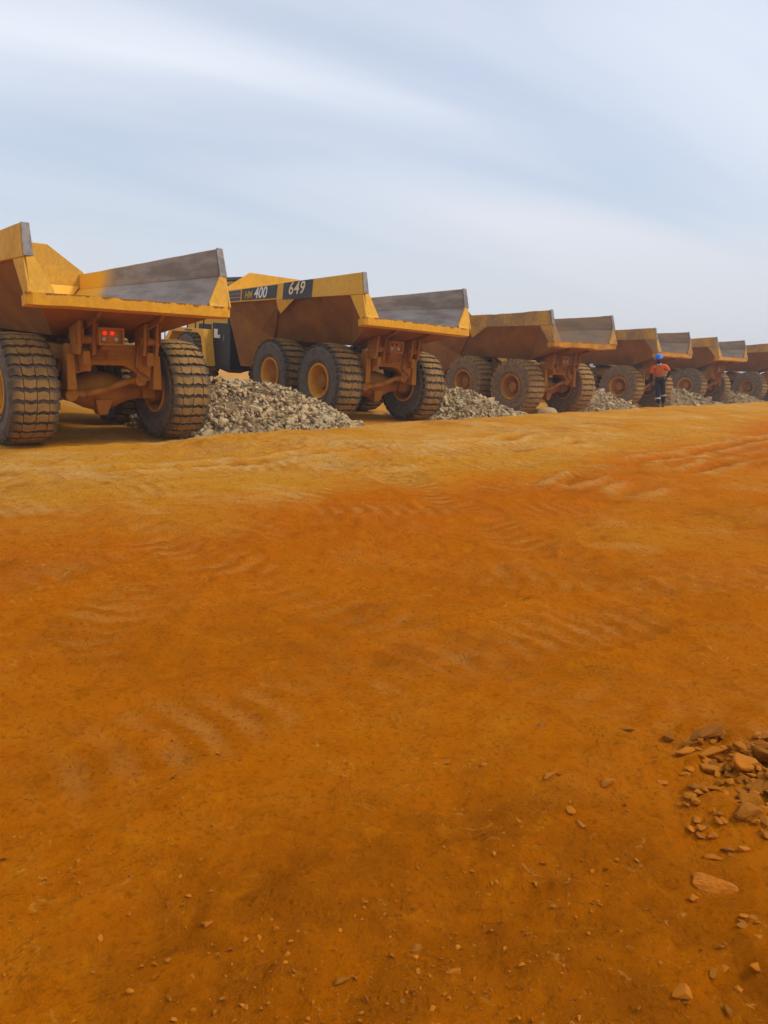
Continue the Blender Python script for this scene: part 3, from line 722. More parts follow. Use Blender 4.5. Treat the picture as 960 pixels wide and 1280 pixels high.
    for s_ in (1, -1):
        MB().box(7.4, 8.3, s_ * 0.782 - 0.004, s_ * 0.782 + 0.004, 1.75, 2.1).build('hood_vent', M['black'], hood)
    axf = MB().lathe([(-1.16, 0.0001), (-1.16, 0.2), (-0.6, 0.17), (-0.2, 0.30), (0.2, 0.30), (0.6, 0.17), (1.16, 0.2), (1.16, 0.0001)], 24).shift((FX, 0, R_))
    axf.build('axle', M['frame'], T, 0, True)
    for s_ in (1, -1): wheel(T, FX, s_)
    for s_ in (1, -1):
        o_, i_ = s_ * 1.64, s_ * 0.98
        f_ = MB()
        prof = [(5.92, 0.86), (6.24, 1.93), (8.50, 1.93), (8.98, 1.55), (9.02, 1.30), (8.85, 1.30), (8.42, 1.80), (6.62, 1.80), (6.40, 1.70), (6.13, 0.86)]
        f_.prism([(x, o_, z) for x, z in prof], (0, i_ - o_, 0))
        fen = f_.build('fender', M['yellow'], T, 0.015)
        MB().hexa([(6.135, o_ - s_ * 0.05, 0.87), (6.16, o_ - s_ * 0.05, 0.87), (6.16, i_, 0.87), (6.135, i_, 0.87), (6.405, o_ - s_ * 0.05, 1.70), (6.43, o_ - s_ * 0.05, 1.70), (6.43, i_, 1.70), (6.405, i_, 1.70)]).build('fender_liner', M['steelgrey'], fen)
        MB().box(7.0, 7.5, o_ - s_ * 0.002, o_ + s_ * 0.006, 1.845, 1.885).build('fender_slot', M['black'], fen)
        hr = MB()
        for x in (6.35, 6.9, 7.45, 8.0, 8.45):
            hr.tube((x, o_ - s_ * 0.06, 1.93), (x, o_ - s_ * 0.06, 2.72), 0.022, 0.022, 8)
        hr.tube((6.35, o_ - s_ * 0.06, 2.72), (8.45, o_ - s_ * 0.06, 2.72), 0.022, 0.022, 8)
        hr.tube((6.35, o_ - s_ * 0.06, 2.34), (8.45, o_ - s_ * 0.06, 2.34), 0.018, 0.018, 8)
        hr.build('handrail', M['black'], fen)
        ld = MB()
        for xx_ in (8.75, 9.20):
            ld.path([(xx_, o_ - s_ * 0.10, 0.60), (xx_, o_ - s_ * 0.10, 2.30), (xx_ - 0.12, o_ - s_ * 0.10, 2.42)], 0.02, 8)
        for zz_ in (0.7, 0.98, 1.26, 1.54): ld.tube((8.75, o_ - s_ * 0.10, zz_), (9.20, o_ - s_ * 0.10, zz_), 0.018, 0.018, 8)
        ld.build('ladder', M['black'], fen)
        fh = MB()
        for xx_, yy_ in ((8.95, 1.30), (9.1, 1.05), (9.2, 0.75), (9.25, 0.4)):
            fh.tube((xx_, s_ * yy_, 1.60), (xx_, s_ * yy_, 2.42), 0.018, 0.018, 8)
        fh.path([(8.95, s_ * 1.30, 2.42), (9.1, s_ * 1.05, 2.42), (9.2, s_ * 0.75, 2.42), (9.25, s_ * 0.4, 2.42)], 0.018, 8)
        fh.build('front_handrail', M['black'], fen)
        mr = MB().path([(8.6, o_, 1.93), (8.7, o_ + s_ * 0.05, 2.35), (8.75, o_ + s_ * 0.1, 2.55)], 0.02, 8)
        mr.box(8.72, 8.80, o_ + s_ * 0.02 - 0.12, o_ + s_ * 0.02 + 0.12, 2.45, 2.85)
        mr.build('mirror', M['black'], fen)
        # black service panel behind the fender
        pn = MB().hexa([(5.02, s_ * 0.70, 0.90), (6.05, s_ * 0.70, 0.90), (6.05, s_ * 1.36, 0.90), (5.02, s_ * 1.36, 0.90),
                        (5.10, s_ * 0.70, 2.14), (6.22, s_ * 0.70, 2.14), (6.22, s_ * 1.36, 2.14), (5.10, s_ * 1.36, 2.14)]).build('service_panel', M['black'], T, 0.015)
        MB().box(5.86, 6.08, s_ * 1.362, s_ * 1.368, 1.70, 1.96).build('sticker', M['white'], pn)
        MB().box(5.70, 5.86, s_ * 1.362, s_ * 1.368, 1.70, 1.80).build('sticker', M['cream'], pn)
        MB().box(5.40, 5.46, s_ * 1.362, s_ * 1.385, 1.62, 1.80).build('panel_handle', M['steelgrey'], pn)
        MB().box(4.92, 6.2, s_ * 0.66, s_ * 1.40, 0.82, 0.895).build('step', M['dark'], pn)
        MB().tube((5.30, s_ * 1.22, 2.14), (5.30, s_ * 1.22, 2.95), 0.11, 0.11, 14).build('air_cleaner', M['black'], pn, 0.02)
    # cab
    cb = MB().hexa([(5.55, -0.86, 1.95), (7.0, -0.86, 1.95), (7.0, 0.86, 1.95), (5.55, 0.86, 1.95), (5.62, -0.76, 3.42), (6.72, -0.76, 3.42), (6.72, 0.76, 3.42), (5.62, 0.76, 3.42)])
    cab = cb.build('cab', M['yellow'], T, 0.03)
    MB().hexa([(5.52, -0.84, 3.42), (6.80, -0.84, 3.42), (6.80, 0.84, 3.42), (5.52, 0.84, 3.42), (5.60, -0.74, 3.53), (6.72, -0.74, 3.53), (6.72, 0.74, 3.53), (5.60, 0.74, 3.53)]).build('cab_roof', M['black'], cab, 0.02)
    for s_ in (1, -1):
        MB().plate([(5.74, s_ * 0.842, 2.42), (6.72, s_ * 0.842, 2.42), (6.58, s_ * 0.785, 3.32), (5.78, s_ * 0.785, 3.32)], 0.02).build('side_window', M['glass'], cab)
        MB().plate([(5.62, s_ * 0.868, 2.02), (6.82, s_ * 0.868, 2.02), (6.78, s_ * 0.850, 2.36), (5.66, s_ * 0.850, 2.36)], 0.016).build('door_panel', M['yellow'], cab)
    MB().plate([(6.93, 0.72, 2.50), (6.93, -0.72, 2.50), (6.765, -0.66, 3.32), (6.765, 0.66, 3.32)], 0.02).build('windscreen', M['glass'], cab)
    MB().plate([(5.566, 0.72, 2.40), (5.566, -0.72, 2.40), (5.606, -0.66, 3.30), (5.606, 0.66, 3.30)], 0.02).build('rear_window', M['glass'], cab)
    return T

def set_dust(o, d):
    o.color = (d, d, d, 1)
    for c in o.children: set_dust(c, d)
proto = build_truck()
DUSTS = [0.28, 0.14, 1.30, 1.10, 0.65, 0.85]
TL = ['nearest yellow articulated dump truck, two red tail lamps lit, cut by the left edge',
      'yellow articulated dump truck with 649 on a dark panel of its side rail',
      'dust-coated dump truck with faint raised number on its rail, parked right of truck 649',
      'brown dusty dump truck parked just behind the walking worker, left of him',
      'dump truck whose yellow rail and tail show just right of the worker',
      'farthest dump truck of the row, its tail cut by the right edge of the photo']
truck_objs = []
for i, (tx, ty, tz, th, pt, rl) in enumerate(TRUCKS):
    o = proto if i == 0 else copy_tree(proto)
    truck_objs.append(o)
    tag(o, TL[i], 'dump truck', 'dump trucks parked in a row')
for i, (tx, ty, tz, th, pt, rl) in enumerate(TRUCKS):
    o = truck_objs[i]
    o.rotation_mode = 'XYZ'
    mw = Matrix.Translation((tx, ty, tz + EYE - 0.012)) @ Matrix.Rotation(math.pi / 2 - th, 4, 'Z') @ Matrix.Rotation(-pt, 4, 'Y') @ Matrix.Rotation(rl, 4, 'X')
    o.matrix_world = mw
    set_dust(o, DUSTS[i])
def child(o, name):
    return [c for c in o.children if c.name.split('.')[0] == name]
# dents: every truck's rails and lip are knocked about in their own way
for i, o in enumerate(truck_objs):
    amt = (0.010, 0.010, 0.045, 0.040, 0.022, 0.03)[i]
    bd = child(o, 'dump_body')[0]
    for c in child(bd, 'side_rail') + child(bd, 'tail_lip'):
        lip = c.name.startswith('tail_lip')
        c.data = c.data.copy(); k = np.array([v.co.y if lip else v.co.x for v in c.data.vertices])
        z = np.array([v.co.z for v in c.data.vertices]); sd = 200 + i * 7 + (3 if lip else (1 if c.data.vertices[0].co.y > 0 else 2))
        dz = amt * 2.2 * fbm(k * 1.3, k * 0 + i, 3, sd); dy = amt * 1.2 * fbm(k * 1.7, k * 0 + 4 + i, 3, sd + 50)
        for v, a_, b_ in zip(c.data.vertices, dz, dy):
            top_ = lip or v.co.z > (railtop(v.co.x) + railbot(v.co.x)) / 2
            if top_:
                v.co.z += a_ if a_ < 0 or lip else a_ * 0.4
                if lip: v.co.x += b_
# lit lamps on the first truck
for c in child(child(truck_objs[0], 'tail_lamp_box')[0], 'tail_lamp'):
    c.data = c.data.copy(); c.data.materials[0] = M['red_on']; tag(c, 'lit red tail lamp')
# prints on truck 649
def side_panel(name, x0, x1, za, zb, mat, parent, y=1.657):
    def zz(x, k): return railbot(x) + (railtop(x) - railbot(x)) * k
    b = MB().hexa([(x0, y, zz(x0, za)), (x1, y, zz(x1, za)), (x1, y + 0.004, zz(x1, za)), (x0, y + 0.004, zz(x0, za)),
                   (x0, y - 0.016 * zb, zz(x0, zb)), (x1, y - 0.016 * zb, zz(x1, zb)), (x1, y + 0.004 - 0.016 * zb, zz(x1, zb)), (x0, y + 0.004 - 0.016 * zb, zz(x0, zb))])
    return b.build(name, mat, parent)
b2 = child(truck_objs[1], 'dump_body')[0]
side_panel('number_panel', 0.55, 1.86, -0.03, 0.985, M['decal'], b2, 1.659)
side_text('number_lettering', text_mesh('number_lettering', '649', 0.41, M['cream'], 0.22, 0.005, 1.1), b2, 1.24, (railbot(1.2) + railtop(1.2)) / 2 + 0.02, 1.666, 1.12)
side_panel('model_panel', 2.16, 3.98, 0.10, 0.93, M['decal'], b2)
side_text('model_lettering', text_mesh('model_lettering', '400', 0.39, M['white'], 0.25, 0.006), b2, 2.98, (railbot(3) + railtop(3)) / 2 + 0.0, 1.664, 1.12)
side_text('model_lettering', text_mesh('model_lettering', 'HM', 0.26, M['gold'], 0.25, 0.005), b2, 3.60, (railbot(3.6) + railtop(3.6)) / 2 - 0.025, 1.663)
for k in range(3):
    side_panel('stripe', 4.06, 4.90, 0.10 + k * 0.285, 0.325 + k * 0.285, M['decal_violet'], b2)
b3 = child(truck_objs[2], 'dump_body')[0]
side_text('raised_lettering', text_mesh('raised_lettering', '677', 0.34, M['dustprint'], 0.18, 0.008, 1.1), b3, 1.9, (railbot(1.9) + railtop(1.9)) / 2, 1.660)

# ------------------------------------------------------------------ rocks
def rock_mesh(name, seed, mat, flat=0.7, npts=13):
    r = random.Random(seed); bm = bmesh.new()
    for k in range(npts):
        v = Vector((r.gauss(0, 1), r.gauss(0, 1), r.gauss(0, 1))).normalized()
        v = Vector((v.x * r.uniform(0.75, 1.0), v.y * r.uniform(0.6, 0.9), v.z * flat * r.uniform(0.7, 1.0))); bm.verts.new(v * 0.5)
    res = bmesh.ops.convex_hull(bm, input=bm.verts)
    bmesh.ops.delete(bm, geom=[g for g in res['geom_interior'] if isinstance(g, bmesh.types.BMVert)], context='VERTS')
    bmesh.ops.bevel(bm, geom=list(bm.edges), offset=0.025, segments=1, affect='EDGES', profile=0.5)
    bmesh.ops.recalc_face_normals(bm, faces=bm.faces)
    me_ = bpy.data.meshes.new(name); bm.to_mesh(me_); bm.free(); me_.materials.append(mat); return me_
def hull_mesh(name, seed, mat):
    r = random.Random(seed); bm = bmesh.new()
    for k in range(10):
        v = Vector((r.gauss(0, 1), r.gauss(0, 1), r.gauss(0, 1))).normalized(); bm.verts.new((v.x * 0.5, v.y * 0.42, v.z * 0.36))
    bmesh.ops.convex_hull(bm, input=bm.verts)
    me_ = bpy.data.meshes.new(name); bm.to_mesh(me_); bm.free(); me_.materials.append(mat); return me_
def rough_mesh(src, name, seed, amp=0.05):
    bm = bmesh.new(); bm.from_mesh(src)
    bmesh.ops.triangulate(bm, faces=bm.faces); bmesh.ops.subdivide_edges(bm, edges=bm.edges, cuts=1, use_grid_fill=True)
    bmesh.ops.smooth_vert(bm, verts=bm.verts, factor=0.15, use_axis_x=True, use_axis_y=True, use_axis_z=True)
    co_ = np.array([tuple(v.co) for v in bm.verts])
    nz = fbm(co_[:, 0] * 5 + seed, co_[:, 1] * 5 + co_[:, 2] * 4, 3, seed)
    for v, k in zip(bm.verts, nz): v.co *= 1 + amp * 4 * k
    me_ = bpy.data.meshes.new(name); bm.to_mesh(me_); bm.free(); me_.materials.append(src.materials[0]); return me_
def rock_mat(name, a, b_, dust, amt):
    m, t, b = new_mat(name)
    oi = N(t, 'ShaderNodeObjectInfo')
    c = N(t, 'ShaderNodeTexCoord'); n = noise(t, 6, 6, 0.65); g = N(t, 'ShaderNodeNewGeometry')
    isl = g.outputs['Random Per Island']
    rv = math2(t, 'FRACT', math2(t, 'ADD', math2(t, 'MULTIPLY', oi.outputs['Random'], 1.0), 0.0), 0.0)
    rnd = N(t, 'ShaderNodeMath', operation='FRACT')
    sm_ = N(t, 'ShaderNodeMath', operation='ADD'); t.links.new(oi.outputs['Random'], sm_.inputs[0]); t.links.new(isl, sm_.inputs[1])
    t.links.new(sm_.outputs[0], rnd.inputs[0])
    col = mixcol(t, rnd.outputs[0], a, b_)
    col = mixcol(t, ramp(t, n, 0.35, 0.7, 0, 0.35), col, tuple(x * 0.6 for x in a))
    dd = math2(t, 'MULTIPLY', ramp(t, math2(t, 'ADD', math2(t, 'MULTIPLY', n, 0.6), math2(t, 'MULTIPLY', math2(t, 'FRACT', math2(t, 'MULTIPLY', rnd.outputs[0], 0.999), 0.0), 0.4)), 0.35, 0.75), amt)
    col = mixcol(t, dd, col, dust)
    t.links.new(col, b.inputs['Base Color']); b.inputs['Roughness'].default_value = 0.9; b.inputs['Specular IOR Level'].default_value = 0.15
    bump(t, b, noise(t, 18, 5, 0.7), 0.3, 0.03)
    return m
M['rock'] = rock_mat('grey_tan_rock', (0.36, 0.275, 0.155), (0.58, 0.475, 0.30), (0.48, 0.28, 0.09), 0.7)
M['boulder'] = rock_mat('tan_boulder', (0.40, 0.27, 0.12), (0.46, 0.31, 0.14), (0.42, 0.20, 0.05), 0.5)
M['fines'] = plain('rubble_fines', (0.24, 0.155, 0.07), 0.95, 0, 0.4, 14, 0.6)
M['soilrock'] = rock_mat('orange_dusty_stone', (0.27, 0.085, 0.004), (0.47, 0.165, 0.008), (0.50, 0.140, 0.003), 0.65)
ROCKS = [rock_mesh('rock', 100 + k, M['rock'], 0.6 + 0.05 * (k % 5)) for k in range(14)]
SROCKS = [rock_mesh('stone', 300 + k, M['soilrock'], 0.55 + 0.05 * (k % 4), 16) for k in range(12)]
LROCKS = [hull_mesh('rubble', 1500 + k, M['rock']) for k in range(14)]
SROUGH = [rough_mesh(m_, 'stone', 700 + k, 0.07) for k, m_ in enumerate(SROCKS)]
RROUGH = [rough_mesh(m_, 'rock', 800 + k, 0.06) for k, m_ in enumerate(ROCKS)]
def merge_rocks(name, lst, mat, variants):
    """lst: (loc, scale vec, euler); one joined mesh"""
    base = []
    for v_ in variants:
        n_ = len(v_.vertices); co_ = np.empty(n_ * 3); v_.vertices.foreach_get('co', co_)
        base.append((co_.reshape(-1, 3), [tuple(p.vertices) for p in v_.polygons]))
    vs, fs, off = [], [], 0
    for k, (l_, sc, eu) in enumerate(lst):
        c_, f_ = base[k % len(base)]
        R3 = np.array(Euler(eu).to_matrix())
        vs.append((c_ * np.array(sc)) @ R3.T + np.array(l_)); fs += [tuple(i + off for i in q_) for q_ in f_]; off += len(c_)
    me_ = bpy.data.meshes.new(name); me_.from_pydata(np.concatenate(vs).tolist(), [], fs); me_.materials.append(mat); return me_
def to_xy(s, n): return P0[0] + s * U[0] + n * NN[0], P0[1] + s * U[1] + n * NN[1]
PILES = [  # crest polyline (s, n, height), half depth, rocks, big size, label
    ([(1.75, -0.35, 1.08), (2.7, 0.0, 1.18), (3.6, 0.25, 1.06), (4.5, 0.50, 0.74), (5.2, 0.75, 0.44), (5.75, 0.90, 0.10)], 1.15, 260, 0.235, 'large grey rubble heap between the nearest truck and truck 649'),
    ([(9.6, -0.3, 0.80), (10.6, 0.0, 0.88), (11.5, 0.1, 0.86), (12.6, 0.35, 0.58), (13.6, 0.65, 0.30), (14.4, 0.85, 0.08)], 1.05, 180, 0.235, 'grey rubble heap right of truck 649, beside a round boulder'),
    ([(19.6, -0.6, 0.95), (20.5, -0.4, 0.95), (21.6, -0.2, 0.72), (22.7, 0.1, 0.42), (23.8, 0.4, 0.08)], 1.05, 110, 0.27, 'tan rubble heap to the left of the worker'),
    ([(29.0, -1.0, 0.88), (30.2, -0.8, 0.92), (31.3, -0.4, 0.72), (32.6, 0.1, 0.36), (33.8, 0.4, 0.06)], 1.05, 80, 0.28, 'tan rubble heap just to the right of the worker'),
    ([(37.0, -0.5, 0.82), (38.2, -0.2, 0.76), (39.2, 0.0, 0.60), (40.4, 0.5, 0.30), (41.6, 0.9, 0.05)], 1.05, 70, 0.28, 'farthest tan rubble heap, at the right edge of the photo')]
def pile(k, spec):
    crest, dep, nrock, big, label = spec
    r = random.Random(900 + k)
    cs = np.array(crest)
    def ph(s, n):
        cn = np.interp(s, cs[:, 0], cs[:, 1]); ch_ = np.interp(s, cs[:, 0], cs[:, 2])
        lo, hi = cs[0, 0], cs[-1, 0]
        ends = sstep((s - (lo - 0.5)) / 0.5) * sstep((hi + 0.35 - s) / 0.35)
        d_ = np.abs(n - cn) / (dep * (0.45 + 0.75 * ch_))
        return ch_ * ends * np.clip(1 - d_, 0, 1) ** 0.9 * (1 + 0.25 * fbm(s * 1.7, n * 1.7, 3, 60 + k))
    cx, cy = to_xy(float(cs[:, 0].mean()), float(cs[:, 1].mean()))
    root = empty('rock_pile', None, (cx, cy, H(cx, cy)))
    tag(root, label, 'rock pile', 'rock piles between the trucks')
    base = Vector((cx, cy, H(cx, cy)))
    # core of fines under the rocks
    ns, nn_ = 48, 26
    ss = np.linspace(cs[0, 0] - 0.6, cs[-1, 0] + 0.4, ns); nv = np.linspace(cs[:, 1].min() - 1.5, cs[:, 1].max() + 1.5, nn_)
    SS, NV = np.meshgrid(ss, nv, indexing='ij'); XX, YY = to_xy(SS, NV)
    hh = ph(SS.ravel(), NV.ravel()).reshape(SS.shape)
    ZZ = height(XX.ravel(), YY.ravel(), False).reshape(SS.shape) + hh - 0.14
    b = MB(); b.v = [tuple(p) for p in np.stack([XX - base.x, YY - base.y, ZZ - base.z], -1).reshape(-1, 3).tolist()]
    for i in range(ns - 1):
        for j in range(nn_ - 1):
            if max(hh[i, j], hh[i + 1, j], hh[i, j + 1], hh[i + 1, j + 1]) > 0.01:
                b.f.append((i * nn_ + j, (i + 1) * nn_ + j, (i + 1) * nn_ + j + 1, i * nn_ + j + 1))
    tag(b.build('fines_core', M['fines'], root, 0, True), kind='stuff')
    rs = np.random.RandomState(70 + k)
    def samp(count):
        S_, N_, H_ = [], [], []
        while len(S_) < count:
            s_ = rs.uniform(cs[0, 0] - 0.4, cs[-1, 0] + 0.35, 4000); n_ = rs.uniform(cs[:, 1].min() - 1.2, cs[:, 1].max() + 1.3, 4000)
            h_ = ph(s_, n_); cn = np.interp(s_, cs[:, 0], cs[:, 1])
            ok = (h_ > 0.015) & ((n_ > cn - 0.35) | (rs.rand(4000) < 0.35))
            S_ += list(s_[ok]); N_ += list(n_[ok]); H_ += list(h_[ok])
        s_, n_, h_ = np.array(S_[:count]), np.array(N_[:count]), np.array(H_[:count])
        x, y = to_xy(s_, n_); return x, y, height(x, y, False) + h_
    small = []
    for x, y, z in zip(*samp(nrock * 11)):
        d = 0.035 + 0.12 * r.random() ** 1.7
        small.append(((x - base.x, y - base.y, z - 0.06 + r.uniform(-0.02, 0.035) - base.z), (d * r.uniform(0.8, 1.6), d, d * r.uniform(0.6, 1)), (r.uniform(0, 6), r.uniform(-0.8, 0.8), r.uniform(0, 6))))
    # stones rolled out onto the soil
    ss_ = rs.uniform(cs[0, 0], cs[-1, 0] + 0.9, 150); nn3 = np.interp(ss_, cs[:, 0], cs[:, 1]) + dep * (0.45 + 0.75 * np.interp(ss_, cs[:, 0], cs[:, 2])) + np.abs(rs.normal(0, 0.28, 150)) - 0.1
    x, y = to_xy(ss_, nn3); zz_ = height(x, y)
    for a_, b__, c_ in zip(x, y, zz_):
        d = 0.03 + 0.09 * r.random() ** 2.5
        small.append(((a_ - base.x, b__ - base.y, c_ + d * 0.12 - base.z), (d * 1.2, d, d * 0.8), (r.uniform(-.4, .4), r.uniform(-.4, .4), r.uniform(0, 6))))
    tag(obj('rubble', merge_rocks('rubble', small, M['rock'], LROCKS), root), kind='stuff')
    for q, (x, y, z) in enumerate(zip(*samp(nrock))):
        d = big * (0.45 + 1.25 * r.random() ** 3.0)
        o = obj('rock', RROUGH[q % len(RROUGH)], root)
        o.location = (x - base.x, y - base.y, z - 0.055 + r.uniform(-0.03, 0.03) - base.z)
        o.rotation_euler = (r.uniform(-0.6, 0.6), r.uniform(-0.6, 0.6), r.uniform(0, 6.28)); o.scale = (d * r.uniform(0.9, 1.5), d, d * r.uniform(0.7, 1.1))
for k, sp in enumerate(PILES): pile(k, sp)
# round boulder behind truck 677's left rear wheel
bm = bmesh.new(); bmesh.ops.create_icosphere(bm, subdivisions=3, radius=0.5)
for v in bm.verts:
    f_ = float(fbm(np.array([v.co.x * 3 + 4]), np.array([v.co.y * 3 + v.co.z * 2]), 3, 8)[0]); v.co *= 1 + 0.22 * f_; v.co.z *= 0.78
me_ = bpy.data.meshes.new('boulder'); bm.to_mesh(me_); bm.free(); me_.materials.append(M['boulder']); me_.shade_smooth()
bx, by = to_xy(13.95, 1.35)
o = obj('boulder', me_); o.location = (bx, by, H(bx, by) + 0.23); o.scale = (0.62, 0.55, 0.56)
tag(o, 'rounded tan boulder on the ground by a rear wheel of the dust-coated truck', 'boulder')

# ------------------------------------------------------------------ stones in the foreground
M['slab'] = plain('soil_crusted_slab', (0.47, 0.135, 0.004), 1.0, 0, 0.25, 12, 0.8)
def stone(x, y, sx, sy, sz, rz, k, label, cat='stone', sink=0.42, name='stone', tilt=(0, 0)):
    o = obj(name, SROUGH[k % len(SROUGH)]); o.location = (x, y, H(x, y) + sz * (0.5 - sink) * 0.75)
    o.scale = (sx, sy, sz); o.rotation_euler = (tilt[0], tilt[1], rz)
    tag(o, label, cat, 'loose stones in the foreground'); return o
stone(1.014, 2.054, 0.21, 0.12, 0.11, -0.55, 2, 'long flat slab half sunk in the soil below the stone heap', sink=0.43)
sl = [o_ for o_ in C.objects if o_.name == 'stone'][0]; sl.data = sl.data.copy(); sl.data.materials[0] = M['slab']; sl.data.shade_smooth()
stone(0.655, 2.37, 0.055, 0.04, 0.04, 1.9, 1, 'upper of two narrow pale stones lying end to end')
stone(0.672, 2.305, 0.065, 0.042, 0.04, 2.0, 2, 'lower of two narrow pale stones lying end to end')
stone(0.837, 2.576, 0.075, 0.062, 0.075, 0.4, 3, 'upright stone with a dark left side between the stone pair and the heap')
stone(0.694, 3.047, 0.075, 0.06, 0.045, 0.9, 4, 'lone stone up the slope, left of the thin flat pale stone')
stone(1.028, 2.993, 0.10, 0.05, 0.035, 0.1, 5, 'thin flat pale stone lying left of the heap')
stone(0.265, 2.738, 0.05, 0.042, 0.035, 0.3, 6, 'small rounded pale stone right of the image centre')
stone(-0.123, 2.603, 0.035, 0.05, 0.03, 0.7, 7, 'small stone at the image centre, above the gravelly soil')
stone(-0.45, 1.821, 0.055, 0.04, 0.035, 0.2, 8, 'small square stone on the left, in the rough dark soil')
stone(0.113, 1.785, 0.045, 0.04, 0.035, 1.0, 9, 'squarish stone near the bottom centre')
stone(0.206, 1.692, 0.06, 0.035, 0.03, 0.1, 10, 'flat stone just right of the squarish bottom stone')
stone(0.401, 2.667, 0.045, 0.035, 0.03, 0.4, 11, 'flat stone between the rounded pale stone and the heap')
stone(0.629, 2.599, 0.075, 0.04, 0.03, 0.7, 3, 'slanting flat pale stone left of the upright stone')
stone(-0.075, 1.625, 0.05, 0.045, 0.04, 0.7, 5, 'stone at the bottom edge, left of centre')
stone(1.05, 2.60, 0.06, 0.05, 0.04, 0.2, 6, 'dull stone in the soil just left of the heap foot')
stone(0.86, 2.40, 0.028, 0.026, 0.026, 0.2, 7, 'tiny pale round stone right of the stone pair')
stone(0.74, 1.60, 0.085, 0.065, 0.06, 0.9, 8, 'pointed stone at the bottom edge on the right')
# heap at the right edge
hx, hy = 1.50, 2.72
root = empty('stone_heap', None, (hx, hy, H(hx, hy)))
tag(root, 'low heap of orange stones at the right edge of the foreground', 'stone heap')
r = random.Random(77)
spots = [(1.36, 2.93, .17, .14, .09), (1.50, 2.72, .13, .12, .15), (1.37, 2.66, .11, .15, .10), (1.47, 2.55, .14, .11, .10), (1.31, 2.82, .11, .07, .06), (1.42, 2.80, .055, .11, .06), (1.26, 2.68, .09, .08, .06),
         (1.22, 2.98, .075, .055, .05), (1.27, 2.93, .07, .04, .04), (1.20, 2.78, .09, .05, .04), (1.57, 2.60, .06, .05, .05), (1.52, 2.83, .07, .06, .06), (1.60, 2.72, .08, .08, .08), (1.58, 2.92, .10, .08, .07), (1.30, 2.46, .09, .08, .07), (1.25, 2.36, .10, .08, .08), (1.36, 2.52, .10, .08, .07), (1.68, 2.82, .14, .12, .11), (1.70, 2.62, .15, .12, .12), (1.75, 2.98, .12, .1, .08)]
for q in range(230):
    a = r.gauss(0, 1); b = r.gauss(0, 1)
    k_ = r.random() ** 1.5
    spots.append((1.50 - 0.27 * k_ + 0.13 * a, 2.78 - 0.50 * k_ + 0.17 * b, r.uniform(.025, .06), r.uniform(.02, .045), r.uniform(.02, .04)))
for q, (x, y, a, b, c) in enumerate(spots):
    o = obj('stone', SROUGH[q % len(SROUGH)], root)
    lift = 0.02 * max(0, 1 - math.hypot((x - 1.55) / 0.35, (y - 2.72) / 0.4))
    o.location = (x - hx, y - hy, H(x, y) + c * 0.16 + lift - H(hx, hy)); o.scale = (a * 1.3, b * 1.3, c * 1.3)
    o.rotation_euler = (r.uniform(-0.3, 0.3), r.uniform(-0.3, 0.3), r.uniform(0, 6.28) if q > 18 else r.uniform(-0.5, 0.5))
# second small heap in the corner
hx, hy = 1.02, 1.62
root = empty('stone_heap', None, (hx, hy, H(hx, hy)))
tag(root, 'sparse scatter of small stones in the bottom right corner', 'stone heap')
for q in range(44):
    x = 1.0 + 0.10 * r.gauss(0, 1); y = 1.66 + 0.12 * r.gauss(0, 1); a = r.uniform(.014, .042)
    o = obj('stone', SROUGH[q % len(SROUGH)], root); o.location = (x - hx, y - hy, H(x, y) + a * 0.05 - H(hx, hy))
    o.scale = (a * r.uniform(0.8, 1.4), a, a * 0.7); o.rotation_euler = (r.uniform(-0.3, 0.3), r.uniform(-0.3, 0.3), r.uniform(0, 6.28))
# gravel: uncountable
gl = []
r = random.Random(4)
gxs, gys, gds = [], [], []
rs = np.random.RandomState(5)
while len(gxs) < 8000:
    y = 0.9 + 9 * rs.rand(20000) ** 2.0; x = rs.uniform(-1, 1, 20000) * (0.55 * y + 0.5)
    dens = vnoise(x * 1.3, y * 1.3, 7) - 0.22 + 0.75 * np.exp(-((x - 0.35) / 0.6) ** 2 - ((y - 1.7) / 0.7) ** 2)
    ok = rs.rand(20000) < np.clip(dens - 0.32, 0, 1) * 1.6
    gxs += list(x[ok]); gys += list(y[ok])
gxs, gys = gxs[:8000], gys[:8000]; gds = list(0.003 + 0.016 * rs.rand(8000) ** 4)
gz = height(np.array(gxs), np.array(gys))
for x, y, z, d in zip(gxs, gys, gz, gds):
    gl.append(((x, y, z + d * 0.1), (d * r.uniform(0.8, 1.5), d, d * 0.7), (r.uniform(-0.4, 0.4), r.uniform(-0.4, 0.4), r.uniform(0, 6.28))))
PEB = []
for k in range(8):
    rr = random.Random(500 + k); bm = bmesh.new()
    for q in range(8):
        v = Vector((rr.gauss(0, 1), rr.gauss(0, 1), rr.gauss(0, 1))).normalized() * 0.5; bm.verts.new(v)
    res = bmesh.ops.convex_hull(bm, input=bm.verts)
    m_ = bpy.data.meshes.new('pebble'); bm.to_mesh(m_); bm.free(); PEB.append(m_)
g_ = obj('gravel', merge_rocks('gravel', gl, M['soilrock'], PEB)); tag(g_, 'fine orange gravel strewn over the foreground soil', 'gravel', kind='stuff')

